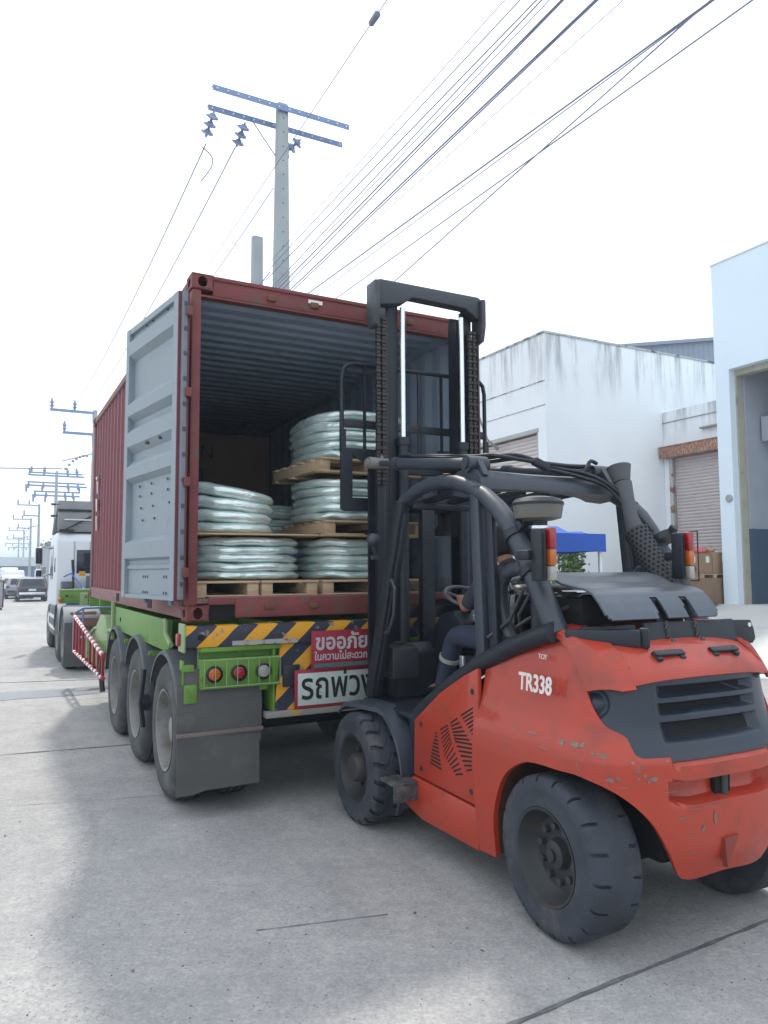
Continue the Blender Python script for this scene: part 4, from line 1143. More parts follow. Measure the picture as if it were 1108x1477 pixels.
# lamp clusters
def lamp_cluster(x0, mir):
    lc = MB(); lc.bb(x0+.0, x0+.60, -.12, -.02, .895, .90); lc.bb(x0+.0, x0+.60, -.04, -.02, .90, 1.188); lc.bb(x0, x0+.6, -.115, -.04, 1.155, 1.188, .003)
    lc.bb(x0, x0+.60, -.10, -.04, .90, 1.105, .004)
    lc = P(lc, 'lamp_box', GREEN)
    order = [(0.10, ORANGE), (.28, REDL), (.465, CLEARL)]
    if mir: order = [(.60-a, c) for a, c in order]
    for dx, cm in order:
        q = MB(); q.lathe([(-.104, .058), (-.125, .060), (-.130, .052), (-.115, .046)], (x0+dx, 0, .998), 'Y', 24); b_ = P(q, 'lamp_ring', BLACKP, lc)
        q = MB(); q.lathe([(-.112, .046), (-.126, .043), (-.132, .025), (-.134, .002)], (x0+dx, 0, .998), 'Y', 24); P(q, 'lamp', cm, lc)
        q = MB()
        for a in (-.028, -.01, .01, .028):
            for bb_ in (-.028, -.01, .01, .028):
                if a*a+bb_*bb_ < .0012: q.sphere((x0+dx+a, -.133, .998+bb_), .006, (1, .5, 1), 6, 4)
        P(q, 'lens_studs', cm, lc)
    q = MB()
    for z in (.912, 1.10): q.tube([(x0+.01, -.15, z), (x0+.59, -.15, z)], .004, 6)
    for k in range(8): q.tube([(x0+.02+k*.08, -.12, .905), (x0+.02+k*.08, -.15, .92), (x0+.02+k*.08, -.15, 1.09), (x0+.02+k*.08, -.12, 1.10)], .003, 5)
    P(q, 'wire_guard', GREENP, lc)
lamp_cluster(.075, False); lamp_cluster(1.76, True)
# wheels
AX = [.52, 1.83, 3.14]
def truck_wheel(par, x, y, outw, r=.52, w=.26, rimm=RIMG):
    """outw: -1 the outer face looks to -x"""
    def t(a): return x + outw*(a)
    h = MB()
    pr = [(0.0, .300), (.012, .33), (.020, .37), (.018, .42), (.012, .455), (-.004, .485), (-.028, .505), (-.05, r-.003), (-.13, r), (-w+.05, r-.003), (-w+.028, .505), (-w, .46), (-w, .30)]
    h.lathe([(t(a), q) for a, q in pr], (0, y, r), 'X', 64)
    ty = P(h, 'tyre', RUBBERG, par)
    g = MB()
    for a in (-.075, -.13, -.185): g.lathe([(t(a)-.006, r+.0005), (t(a)-.006, r+.0015), (t(a)+.006, r+.0015), (t(a)+.006, r+.0005)], (0, y, r), 'X', 64, close=True)
    P(g, 'tread_groove', VOID, ty)
    g = MB()
    g.lathe([(t(.004), .300), (t(.012), .306), (t(.010), .292), (t(-.02), .282), (t(-.10), .272), (t(-.135), .24), (t(-.145), .15), (t(-.11), .12), (t(-.06), .11), (t(-.045), .09), (t(-.03), .0)] , (0, y, r), 'X', 48)
    rim = P(g, 'rim', rimm, par)
    g = MB()
    for k in range(10):
        a = 2*PI*k/10; g.cyl((t(-.142), y+.165*math.cos(a), r+.165*math.sin(a)), (t(-.115), y+.165*math.cos(a), r+.165*math.sin(a)), .014, 6)
    P(g, 'wheel_nuts', RUSTSP, rim)
for y in AX:
    truck_wheel(tr, -.03, y, -1)
    truck_wheel(tr, .31, y, -1)
    truck_wheel(tr, CWD+.03, y, 1)
    truck_wheel(tr, CWD-.31, y, 1)
    m = MB(); m.cyl((.2, y, .52), (CWD-.2, y, .52), .065, 14); P(m, 'axle', BLACKP)
    m = MB(); m.bb(.60, .70, y-.45, y+.45, .62, .68, .01); m.bb(1.74, 1.84, y-.45, y+.45, .62, .68, .01); islands(m, 'leaf_spring', BLACKP, tr)
# fenders
def fender(par, x0, x1, y, r=.60, zc=.52, a0=14, a1=160, th=.02, m_=FEND, lip=.03):
    m = MB(); rows = []
    n = 22
    for i in range(n+1):
        a = R(a0 + (a1-a0)*i/n); c_, s_ = math.cos(a), math.sin(a)
        q = [(x0, r-lip), (x0, r-.01), (x0+.012, r), (x0+.1, r+.004), (x1-.02, r), (x1, r-.01)]
        rows.append([(x, y - rr*c_, zc + rr*s_) for x, rr in q])
    m.grid(rows, th=.006); return P(m, 'fender', m_, par)
fender(tr, -.06, .54, AX[0], .60, .52, -2, 150)
fender(tr, -.06, .54, AX[1], .605, .54, 28, 150); fender(tr, -.06, .54, AX[2], .605, .54, 28, 172)
for y in AX: fender(tr, CWD-.54, CWD+.06, y)
m = MB()
for y in (AX[0]+.62, AX[1]+.62):
    m.bb(-.03, .10, y-.02, y+.02, 1.02, 1.06); m.cyl((-.05, y, 1.04), (.3, y, 1.04), .02, 10)
m.bb(-.045, -.03, -.075, .0, .93, 1.10, .003); m.bb(-.05, .04, -.08, -.05, 1.02, 1.07, .003); m.bb(-.03, .06, -.085, -.07, .80, .93, .002)
islands(m, 'fender_bracket', GREEN, tr)
m = MB(); m.bb(.52, .58, -.085, -.07, .86, .91); P(m, 'flap_bracket', GREEN)
m = MB()
rows = [[(x, -.062 - .012*math.sin(x*6) - .02*(1.05-z), z) for x in (-.075, .08, .2, .36, .54)] for z in (1.04, .8, .585)]
m.grid(rows, th=.008); P(m, 'mudflap', FLAP)
rows = [[(x, -.085 - .01*math.sin(x*7+1) - .03*(.6-z), z + (.0 if x > .1 or z > .3 else -.02)) for x in (-.078, .03, .12, .3, .52)] for z in (.60, .4, .20)]
m = MB(); m.grid(rows, th=.008); P(m, 'mudflap', FLAP)
m = MB(); m.bb(-.08, .545, -.105, -.09, .572, .60, .002); P(m, 'flap_strap', mat('rust_strap', (.22, .17, .15), .8, var=.25))
m = MB(); m.grid([[(x, -.075, z) for x in (CWD-.54, CWD-.2, CWD+.07)] for z in (1.04, .6, .2)], th=.008); P(m, 'mudflap', FLAP)
m = MB(); m.bb(-.05, -.015, -.06, -.02, .93, .98, .004); P(m, 'small_white_tag', WHITEP)
m = MB(); m.cyl((-.09, AX[0]+.72, .62), (-.02, AX[0]+.72, .62), .07, 12); m.tube([(-.07, AX[0]+.70, .9), (-.10, AX[0]+.68, .62), (-.07, AX[0]+.70, .42)], .02, 6)
m.tube([(-.07, AX[2]+.72, .8), (-.09, AX[2]+.74, .6), (-.07, AX[2]+.70, .35)], .03, 6)
P(m, 'spray_flap', BLACKP)
# side guard (red and white), its hoops
ys = [3.72 + k*.42 for k in range(9)]
def top(y): return .78 + (y-3.7)*.082
for k, y in enumerate(ys):
    m = MB(); m.bb(-.105, -.075, y-.022, y+.022, .535, top(y)-.02, .002); P(m, 'guard_bar', REDR)
m = MB(); m.tube([(-.09, 3.66, top(3.66)), (-.09, 7.12, top(7.12))], .026, 10); P(m, 'guard_rail', REDWHITE)
m = MB(); m.tube([(-.09, 3.66, .525), (-.09, 7.12, .525)], .024, 10); P(m, 'guard_rail', REDWHITE)
m = MB(); m.tube([(-.09, 7.12, .53), (-.09, 7.15, 1.0), (-.08, 7.2, 1.10), (.05, 7.25, 1.17), (.6, 7.25, 1.18)], .02, 10); P(m, 'guard_hoop', GALV)
m = MB(); m.tube([(-.085, 5.3, .60), (-.085, 5.3, .88), (-.02, 5.1, 1.0), (.02, 4.6, 1.03), (0, 3.45, 1.06)], .022, 10); P(m, 'guard_hoop', GREENP)
m = MB(); m.tube([(.05, 7.25, 1.17), (.05, 7.25, .8)], .015, 8); m.tube([(-.09, 6.2, .8), (.5, 6.2, .8)], .015, 8); P(m, 'guard_stay', GALV)
# green tool box ahead of the wheels
m = MB(); m.prism([(3.95, .62), (3.95, .95), (4.15, 1.20), (4.6, 1.20), (5.45, .86), (5.45, .52), (5.2, .5)], 'X', -.02, .50, .008); tb = P(m, 'tool_box', GREENP)
m = MB(); m.prism([(4.0, .62), (4.0, .93), (5.38, .80), (5.38, .55)], 'X', -.024, -.0205); P(m, 'tool_box_panel', GREEN, tb)
# gooseneck bolster over the tractor
m = MB(); m.bb(-.14, CWD+.14, 9.4, 9.60, 1.17, 1.40, .006); P(m, 'front_bolster', GREEN)
m = MB(); m.bb(-.15, CWD+.15, 9.39, 9.61, 1.40, 1.43, .004); m.bb(.2, .34, 9.33, 9.40, 1.02, 1.36, .01); P(m, 'bolster_cap', GREENP)
m = MB(); m.sphere((-.13, 9.38, 1.24), .045); m.sphere((.27, 9.30, 1.0), .05); islands(m, 'marker_lamp', ORANGE, tr)
m = MB(); m.cyl((.30, 9.33, 1.285), (.30, 9.39, 1.285), .03, 12); m.cyl((-.02, 9.36, 1.31), (-.02, 9.4, 1.31), .02, 12); islands(m, 'bolster_hole', VOID, tr)
m = MB(); m.bb(.75, .85, 6.4, 6.5, .35, 1.1); m.bb(1.6, 1.7, 6.4, 6.5, .35, 1.1); m.bb(.7, .9, 6.35, 6.55, .33, .35); m.bb(1.55, 1.75, 6.35, 6.55, .33, .35); islands(m, 'landing_leg', DARK2, tr)
m = MB(); m.bb(.62, .70, .2, .3, .7, 1.02); m.bb(1.75, 1.83, .2, .3, .7, 1.02); islands(m, 'underrun_bracket', BLACKP, tr)

# ------------------------------------------------------------------ TRACTOR UNIT
tk = thing('truck_tractor', 'white tractor unit with a tall grey roof deflector, coupled to the front of the trailer', 'truck', CW(0, 0, 0), STREET)
def Q(m, name, m_, par=None, sharp=35): return m.build(name, m_, par or tk, sharp)
for y in (9.35, 10.68):
    truck_wheel(tk, -.06, y, -1, rimm=RIMG); truck_wheel(tk, CWD+.06, y, 1, rimm=RIMG)
    truck_wheel(tk, .28, y, -1); truck_wheel(tk, CWD-.28, y, 1)
    fender(tk, -.10, .52, y, .60, .54, 8, 172, m_=mat('truck_fender_grey', (.28, .30, .32), .65, var=.12)); fender(tk, CWD-.52, CWD+.10, y, .60, .54, 8, 172, m_=FEND)
truck_wheel(tk, -.02, 13.9, -1); truck_wheel(tk, CWD+.02, 13.9, 1)
m = MB(); m.bb(-.10, .34, 8.72, 8.735, .10, .86); m.bb(CWD-.34, CWD+.1, 8.72, 8.735, .10, .86); islands(m, 'mudflap', FLAP, tk)
m = MB(); m.bb(.75, .85, 8.5, 14.5, .62, .86); m.bb(1.6, 1.7, 8.5, 14.5, .62, .86); m.bb(.3, 2.1, 8.8, 8.95, .62, .9); Q(m, 'chassis', mat('rust_chassis', (.16, .09, .07), .8, var=.3))
m = MB(); m.box((.2, 8.72, 1.02), (.42, .2, .05), None, .01); m.bb(.05, .5, 8.69, 8.72, .80, .93); Q(m, 'tail_panel', mat('tail_brown', (.22, .12, .10), .7))
m = MB()
prof = [(11.85, 1.02), (11.85, 2.42), (11.92, 2.55), (12.1, 2.60), (13.6, 2.60), (13.95, 2.35), (14.25, 1.75), (14.3, 1.05), (14.2, .55), (13.9, .50), (13.9, 1.0)]
m.prism(prof, 'X', -.03, CWD+.03, .035); cab = Q(m, 'cab', CABW)
m = MB()
for k in range(6): m.bb(.12, .58, 11.838, 11.852, 1.25+k*.0, 1.26)
for x in (.30, .62, 2.0): m.bb(x, x+.02, 11.838, 11.85, 1.3, 2.4)
islands(m, 'cab_seam', mat('seam_grey', (.45, .48, .5), .6), cab)
m = MB(); m.bb(.36, .92, 11.835, 11.853, 1.72, 2.22, .05); Q(m, 'rear_window', GLASSD, cab)
m = MB(); m.bb(-.036, -.031, 12.9, 13.7, 1.6, 2.35); m.bb(CWD+.031, CWD+.036, 12.9, 13.7, 1.6, 2.35); m.bb(-.036, -.031, 12.2, 12.5, 1.75, 2.05); islands(m, 'side_window', GLASSD, cab)
df = MB(); dp = [(11.95, 2.62), (11.9, 2.95), (12.0, 3.29), (12.15, 3.30), (13.2, 3.0), (13.8, 2.62), (13.5, 2.62), (13.0, 2.9), (12.12, 3.2), (12.05, 2.62)]
df.prism(dp, 'X', -.02, CWD+.02); df.bb(.04, CWD-.04, 12.16, 12.2, 2.62, 3.2); df = Q(df, 'roof_deflector', CABG)
m = MB(); m.bb(-.03, CWD+.03, 11.9, 11.96, 3.05, 3.10); m.beam((.06, 11.88, 2.62), (.75, 11.9, 3.02), .02, .03); m.bb(.0, .3, 11.86, 11.9, 2.60, 2.66); Q(m, 'deflector_strut', BLACKP, df)
m = MB(); m.bb(.1, 1.4, 11.87, 11.9, 2.86, 2.885); Q(m, 'light_bar', WHITEP, df)
for z in (3.2, 2.95):
    m = MB(); m.box((-.12, 11.98, z), (.1, .06, .05), None, .02); m.cyl((-.08, 11.98, z), (-.0, 11.98, z), .01, 6); Q(m, 'marker_lamp', BLACKP, df)
m = MB(); m.tube([(-.03, 13.7, 2.3), (-.20, 13.5, 2.35), (-.30, 13.35, 2.3)], .018, 8); m.tube([(-.03, 13.7, 1.7), (-.30, 13.4, 1.65)], .018, 8); Q(m, 'mirror_arm', WHITEP)
m = MB(); m.box((-.31, 13.3, 2.10), (.17, .10, .42), (0, 0, R(10)), .05, 3); mh = Q(m, 'mirror_housing', WHITEP)
m = MB(); m.box((-.31, 13.245, 2.12), (.13, .02, .36), (0, 0, R(10)), .01); Q(m, 'mirror_glass', GLASSD, mh)
m = MB(); m.box((-.30, 13.32, 1.72), (.17, .10, .2), (0, 0, R(10)), .05, 3); mh = Q(m, 'mirror_housing', WHITEP)
m = MB(); m.box((-.30, 13.265, 1.72), (.12, .02, .14), (0, 0, R(10)), .01); Q(m, 'mirror_glass', GLASSD, mh)
m = MB(); m.prism([(11.4, .42), (11.4, 1.02), (13.1, 1.02), (13.1, .42)], 'X', -.06, .5, .03); bx = Q(m, 'side_tank', GRILLE)
m = MB()
for z in (.55, .78): m.bb(-.075, -.061, 11.5, 13.0, z, z+.07)
m.bb(-.02, .5, 11.385, 11.395, .55, .62); m.bb(-.02, .5, 11.385, 11.395, .80, .87); Q(m, 'step_tread', WHITEP, bx)
m = MB(); m.bb(.05, .30, 11.5, 11.8, 1.05, 1.55, .02); m.bb(.55, 1.9, 11.45, 11.8, 1.2, 1.66, .02); islands(m, 'air_box', mat('airbox', (.12, .15, .2), .6), tk)
m = MB(); m.box((.17, 11.49, 1.32), (.14, .02, .2), None, .01); m.box((.78, 11.44, 1.45), (.16, .02, .26), None, .01); islands(m, 'air_box_grille', VOID, tk)
m = MB(); m.tube([(.26, 11.4, .95), (.26, 11.4, 1.75)], .022, 8); m.tube([(.26, 11.4, 1.75), (.24, 11.4, 2.0)], .03, 8); Q(m, 'exhaust_stub', BLACKP)
m = MB(); m.tube([(.1, 11.6, 1.65), (.2, 11.2, 1.72), (.35, 10.9, 1.5), (.5, 10.4, 1.2)], .014, 6); islands(m, 'air_line', BLUEP, tk)
m = MB(); m.bb(.38, .50, 11.45, 11.47, 1.66, 1.76); Q(m, 'warning_plate', YEL)
m = MB(); m.tube([(.02, 9.9, 1.17), (.3, 10.0, 1.12), (.55, 9.95, 1.15)], .05, 8); Q(m, 'blue_hose_bundle', BLUEP)

# ------------------------------------------------------------------ far vehicles and the bin
def car(x, y, label, paint, w=1.76, h=1.48, L=4.2, kind='car', rz=0.0):
    t = thing('parked_car', label, 'car', S(x, y, 0), STREET+rz, 'vehicles far up the street')
    wb = h
    sec = [(-L/2, .38, .78, .80, .82), (-L/2+.08, .30, .92, .9, .95), (-L/2+.30, .26, .98, .98, h*.93 if kind != 'pickup' else .99), (-L/2+.85, .24, .97, 1.0, h), (L*.02, .24, .97, 1.0, h), (L*.22, .24, .97, .98, .99), (L*.42, .28, .93, .82, .84), (L/2, .36, .8, .62, .65)]
    rows = []
    for yy, zb, ww, zs, zt in sec:
        a = w/2*ww; top_ = zt > zs+.05; k = .80 if top_ else .9
        rows.append([(-a*.9, yy, zb), (-a, yy, zb+.12), (-a*1.0, yy, zs*.75), (-a*.97, yy, zs), (-a*k, yy, zt-.03), (-a*k*.8, yy, zt), (a*k*.8, yy, zt), (a*k, yy, zt-.03), (a*.97, yy, zs), (a, yy, zs*.75), (a, yy, zb+.12), (a*.9, yy, zb)])
    m = MB(); m.grid(rows, cu=True); m.face(rows[0]); m.face(list(reversed(rows[-1])))
    b_ = m.build('body', paint, t)
    yb = -L/2
    m = MB(); m.prism([(-w*.34, .98), (w*.34, .98), (w*.30, h*.9), (-w*.30, h*.9)], 'Y', 0, .02)
    m.warp(lambda c: Vector((c.x, yb+.075+c.y+(c.z-.95)*.5-.035, c.z))); m.build('rear_window', GLASSD, t)
    for s_ in (-1, 1):
        m = MB(); m.prism([(-L/2+.55, 1.0), (L*.20, 1.0), (L*.04, h*.92), (-L/2+.8, h*.93)], 'X', 0, .02); m.warp(lambda c: Vector((s_*(w*.485 - (c.z-1.0)*.24 + .004) + c.x*s_, c.y, c.z))); m.build('side_window', GLASSD, t)
        m = MB(); m.box((s_*w*.42, yb+.03, .82), (.2, .1, .17), None, .03); m.build('tail_lamp', REDL, t)
        for yy in (-L*.31, L*.31):
            m = MB(); m.lathe([(0, .18), (.01, .2), (0, .30), (-.03, .32), (-.2, .32), (-.2, .1)], (0, 0, 0), 'X', 24)
            m.warp(lambda c: Vector((s_*(w/2+.012+c.x), yy+c.y, .32+c.z))); wl = m.build('tyre', RUBBER, t)
            m = MB(); m.lathe([(-.02, .19), (0, .17), (-.015, .02)], (0, 0, 0), 'X', 20); m.warp(lambda c: Vector((s_*(w/2+.014+c.x), yy+c.y, .32+c.z))); m.build('rim', RIMG, t)
    m = MB(); m.box((0, yb+.0, .50), (w*.86, .12, .16), None, .04); m.build('bumper', STEEL if paint is CARD_ else GRILLE, t)
    m = MB(); m.box((0, yb-.02, .72), (.42, .02, .12)); m.build('number_plate', PAPER, t)
    return t
CARD_ = mat('car_dark', (.03, .04, .055), .3, var=.1, coat=.6)
CARW_ = mat('car_white', (.75, .78, .82), .35, var=.04, coat=.6)
CARS_ = mat('car_silver', (.45, .49, .54), .35, var=.05, coat=.6)
car(2.25, 52.6, 'black hatchback with a bright chrome bumper, nearest in the far queue of parked cars', CARD_, 1.72, 1.50)
car(1.75, 58.8, 'silver-blue parked car directly behind the black hatchback', CARS_, 1.75, 1.5)
car(1.45, 65.5, 'white parked car with a bright roof, third in the far queue', CARW_, 1.8, 1.62, 4.6)
car(1.75, 73.0, 'taller white van, fourth in the far queue', CARW_, 1.85, 2.0, 4.9)
car(1.5, 82.0, 'tall white van furthest up the queue', CARW_, 1.9, 2.3, 5.2)
car(-.55, 57.0, 'white parked car half hidden by the bin at the left edge', CARW_, 1.75, 1.55, 4.4)
t = thing('roadside_bin', 'tall pinkish-grey bin with a yellow rim standing at the left edge of the road', 'bin', S(.0, 40.4, 0), STREET)
m = MB(); m.prism([(-.5, .08), (.5, .08), (.57, 1.36), (-.57, 1.36)], 'Y', -.45, .45, .03); m.build('body', mat('bin_grey_pink', lin((178, 166, 174)), .6, var=.1), t)
m = MB(); m.bb(-.6, .6, -.48, .48, 1.36, 1.44, .02); m.build('rim', mat('bin_rim', lin((170, 160, 90)), .7), t)
m = MB(); m.bb(-.5, .5, -.4, .4, 0, .1, .02); m.bb(.50, .555, -.452, -.30, .12, 1.34); m.build('base', BLACKP, t)
# ================================================================== FORKLIFT  (own axes: origin under the rear axle, y forward to the mast)
FO = Vector((1.3832, 3.9468, 0.0)); FPHI = R(27)
fk = thing('forklift', 'worn red counterbalance forklift marked TR338, mast raised at the open container', 'forklift', FO, FPHI)
def K(m, name, m_, par=None, sharp=35): return m.build(name, m_, par or fk, sharp)
def itp(tab, v):
    """monotone cubic through the knots"""
    if v <= tab[0][0]: return tab[0][1]
    if v >= tab[-1][0]: return tab[-1][1]
    n = len(tab); d = [(tab[i+1][1]-tab[i][1])/(tab[i+1][0]-tab[i][0]) for i in range(n-1)]
    m_ = [d[0]] + [0 if d[i-1]*d[i] <= 0 else 2*d[i-1]*d[i]/(d[i-1]+d[i]) for i in range(1, n-1)] + [d[-1]]
    for i in range(n-1):
        if v <= tab[i+1][0]:
            h = tab[i+1][0]-tab[i][0]; t = (v-tab[i][0])/h
            return ((2*t**3-3*t*t+1)*tab[i][1] + (t**3-2*t*t+t)*h*m_[i] + (-2*t**3+3*t*t)*tab[i+1][1] + (t**3-t*t)*h*m_[i+1])
HW = [(.15, .665), (.50, .705), (.80, .712), (.90, .700), (.99, .655), (1.15, .622), (1.30, .595), (1.45, .56)]
DP = [(.30, .40), (.50, .455), (.66, .462), (.86, .462), (.90, .440), (1.02, .395), (1.25, .375), (1.45, .32)]
NE = 2.7
def outline(s, z):
    """s >= 0: metres forward along the flank; s in -1..0: round the corner to the middle of the tail; left side"""
    hw = itp(HW, z); dp = itp(DP, z)
    if s >= 0: return Vector((-hw + .035*max(0, s-.55)*0, s, z))
    a = -s*PI/2
    return Vector((-hw*math.cos(a)**(2/NE), -dp*math.sin(a)**(2/NE), z))
def yref(s): return s if s >= 0 else -.44*math.sin(-s*PI/2)**(2/NE)
# --- counterweight with the wheel arches, one continuous shell, both sides
AR = [(-1, .335), (-.88, .325), (-.82, .34), (-.78, .39), (-.735, .47), (-.65, .60), (-.54, .69), (-.428, .745), (-.30, .78), (-.164, .80), (0, .80), (.12, .79), (.22, .75), (.30, .695), (.36, .62), (.405, .52), (.435, .42), (.445, .30), (.45, .225), (.60, .215)]
def zbot(s): return itp(AR, s)
TP = [(-1, .885), (-.62, .885), (-.575, .90), (-.53, .965), (-.385, 1.015), (-.31, 1.07), (-.23, 1.16), (-.18, 1.225), (-.10, 1.305), (0, 1.375), (.06, 1.395), (.25, 1.345), (.45, 1.265), (.60, 1.20)]
def ztop(s): return itp(TP, s)
ss = [.60, .56, .50, .455, .45, .445, .44, .43, .415, .40, .38, .36, .33, .30, .26, .22, .17, .12, .06, 0.0, -.03, -.06, -.09, -.12, -.15, -.18, -.205, -.23, -.255, -.28, -.31, -.345, -.385, -.42, -.455, -.49, -.51, -.53, -.55, -.575, -.60, -.62, -.65, -.68, -.71, -.735, -.755, -.78, -.80, -.82, -.85, -.88, -.92, -.96, -1.0]
def cw_rows():
    rows = []
    seq = [(s, 1) for s in ss] + [(s, -1) for s in reversed(ss[:-1])]
    NZ = 26
    for k in range(NZ+1):
        row = []
        for s, sd in seq:
            zb, zt = zbot(s), ztop(s)
            z = zb + (zt-zb)*k/NZ
            p = outline(s, z)
            yr = yref(s)
            # recessed tow slot, step and pockets across the tail
            if yr < -.25:
                x_ = abs(p.x)
                d = 0
                if .675 < z < .775 and x_ < .36: d = .07*min(1, (z-.675)/.02)*min(1, (.775-z)/.01)*min(1, (.36-x_)/.05)
                if z > .845 and x_ < .33: d = max(d, .022)
                p.y += d
            p.x *= sd
            row.append(p)
        rows.append(row)
    return rows
m = MB(); m.grid(cw_rows(), th=.03)
cw = K(m, 'counterweight', RED, None, 30)
# arch lining and the inner faces of the shell
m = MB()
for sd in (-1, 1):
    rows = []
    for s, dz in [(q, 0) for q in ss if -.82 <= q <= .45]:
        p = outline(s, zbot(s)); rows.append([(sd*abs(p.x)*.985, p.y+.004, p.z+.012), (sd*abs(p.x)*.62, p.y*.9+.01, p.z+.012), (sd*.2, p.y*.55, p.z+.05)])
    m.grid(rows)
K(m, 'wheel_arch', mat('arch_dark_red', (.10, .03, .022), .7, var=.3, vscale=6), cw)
m = MB(); m.bb(-.28, .28, -.30, .30, .36, .86, .03); m.bb(-.36, .36, -.10, .10, .30, .46, .03); m.bb(-.05, .05, -.42, -.36, .66, .79); K(m, 'rear_axle', VOID)
m = MB(); m.cyl((0, -.425, .64), (0, -.425, .80), .018, 12); m.sphere((0, -.425, .80), .026); K(m, 'tow_pin', RIMD)
m = MB()
m.prism([(-.055, .50), (.04, .505), (-.045, .37)], 'Y', -.4665, -.44)
K(m, 'lashing_pocket', mat('pocket_shade_red', (.28, .05, .035), .7), cw)  # solid wedge, the shade inside the pocket put into its darker red
# worn marks: flush chips of bare metal on the tail and belt
m = MB(); rnd = random.Random(9)
def chip(s, z, w, h, sd=1, off=.0025):
    if z-h < zbot(s)+.02 or z+h > ztop(s)-.005 or z-h < zbot(s-w)+.02 or z+h > ztop(s-w)-.004: return
    pts = []
    n = 9
    for k in range(n):
        a = 2*PI*k/n; kk = rnd.uniform(.55, 1.15)
        s2 = s + w*kk*math.cos(a); z2 = z + h*kk*math.sin(a)
        p = outline(s2, z2); q = outline(s2, z2); c = Vector((0, 0.1, z2)); n_ = (p - c).normalized()
        p = p + n_*off; p.x *= sd
        if z2 > .848 and abs(p.x) < .33 and p.y < -.3: p.y += .022
        pts.append(p)
    m.face(pts)
for s, z, w, h in [(-.10, .925, .022, .016), (-.17, .93, .028, .012), (-.205, .925, .018, .014), (-.245, .93, .02, .013), (-.36, .80, .010, .035), (-.42, .795, .03, .012), (-.47, .80, .02, .010), (-.55, .87, .012, .008), (-.75, .87, .012, .012), (-.66, .80, .03, .01),
                   (-.58, .835, .02, .006), (-.95, .60, .008, .03), (-.55, .55, .008, .006), (-.6, .545, .008, .006), (-.72, .50, .016, .008), (-.85, .46, .02, .005), (-.9, .56, .01, .015), (.1, .93, .05, .005), (.02, .88, .04, .004), (.28, .86, .03, .004), (-.8, .62, .03, .005), (-.5, .64, .04, .004), (-.32, .90, .012, .01), (-.62, .93, .01, .006)]:
    chip(s, z, w, h)
for q in range(34):
    s = rnd.uniform(-.95, .3); z = rnd.choice([rnd.uniform(.80, .94), rnd.uniform(.45, .8)])
    chip(s, z, rnd.uniform(.02, .06), rnd.uniform(.0012, .003))
for q in range(26):
    s = rnd.choice([-.24, -.40, -.60, -.75]) + rnd.uniform(-.05, .05); chip(s, rnd.uniform(.78, .95), rnd.uniform(.003, .010), rnd.uniform(.003, .010))
islands(m, 'paint_chip', mat('bare_grey_metal', lin((134, 120, 108)), .6, var=.25, vscale=30), cw)
# --- hood: side pieces and lid above the grille
HTOP = [(-1, 1.235), (-.5, 1.235), (-.3, 1.22), (-.1, 1.195), (-.055, 1.19)]
for sd in (-1, 1):
    m = MB(); rows = []
    # side piece: strip from the flank seam up to the deck
    A = [outline(s, ztop(s)+.005) for s in (.06, 0, -.06, -.11, -.16, -.20, -.235)]
    B = [Vector((-.545, .10, 1.42)), Vector((-.54, .03, 1.415)), Vector((-.535, -.05, 1.39)), Vector((-.525, -.13, 1.345)), Vector((-.512, -.20, 1.295)), Vector((-.502, -.258, 1.24)), Vector((-.496, -.308, 1.165))]
    C_ = [Vector((-.40, .10, 1.435)), Vector((-.405, .02, 1.425)), Vector((-.412, -.06, 1.40)), Vector((-.42, -.14, 1.365)), Vector((-.43, -.225, 1.32)), Vector((-.44, -.295, 1.26)), Vector((-.447, -.345, 1.175))]
    for g in (0, .33, .66, 1):
        rows.append([a.lerp(b_, g) + Vector((-.012*math.sin(PI*g), -.008*math.sin(PI*g), .012*math.sin(PI*g))) for a, b_ in zip(A, B)])
    rows.append(C_)
    rows = [[Vector((p.x*-sd, p.y, p.z)) for p in r] for r in rows]
    seams = [[Vector(p) + Vector((sd*.003, -.002, .003)) for p in rows[0]], [Vector(p) + Vector((0, -.004, .006)) for p in rows[4]]]
    m.grid(rows, th=.02 if sd > 0 else -.02); hp = K(m, 'hood_side', RED, None, 40)
    for q_ in seams:
        m = MB(); m.tube(q_, .0042, 6); K(m, 'panel_seam', VOID, hp)
    m = MB(); p = Vector((.555, -.10, 1.335)); m.cyl((sd*.572, -.135, 1.315), (sd*.50, -.10, 1.315), .010, 12); K(m, 'bolt_hole', VOID, hp)
m = MB(); rows = []
for v, (yy, zz) in enumerate([(.16, 1.44), (.02, 1.43), (-.08, 1.405), (-.16, 1.375), (-.23, 1.34), (-.29, 1.30), (-.335, 1.262), (-.362, 1.235), (-.37, 1.215)]):
    row = []
    for k in range(25):
        u = -1 + 2*k/24; hwid = .408 + .052*(v/8)
        row.append((u*hwid, yy + .045*abs(u)**2.6*(v/8), zz - .012*u*u - .012*abs(u)**5))
    rows.append(row)
m.grid(rows, th=.02); K(m, 'hood_lid', RED, None, 40)
for sd in (-1, 1):
    m = MB(); x = sd*.19 + .005
    m.box((x-.075, -.292, 1.306), (.035, .06, .04), (R(32), 0, 0), .008); m.box((x+.075, -.292, 1.306), (.035, .06, .04), (R(32), 0, 0), .008)
    m.box((x, -.30, 1.328), (.19, .035, .014), (R(32), 0, 0), .005); m.box((x+.05, -.285, 1.322), (.07, .05, .012), (R(32), 0, 0), .004)
    K(m, 'hood_handle', BLACKP)
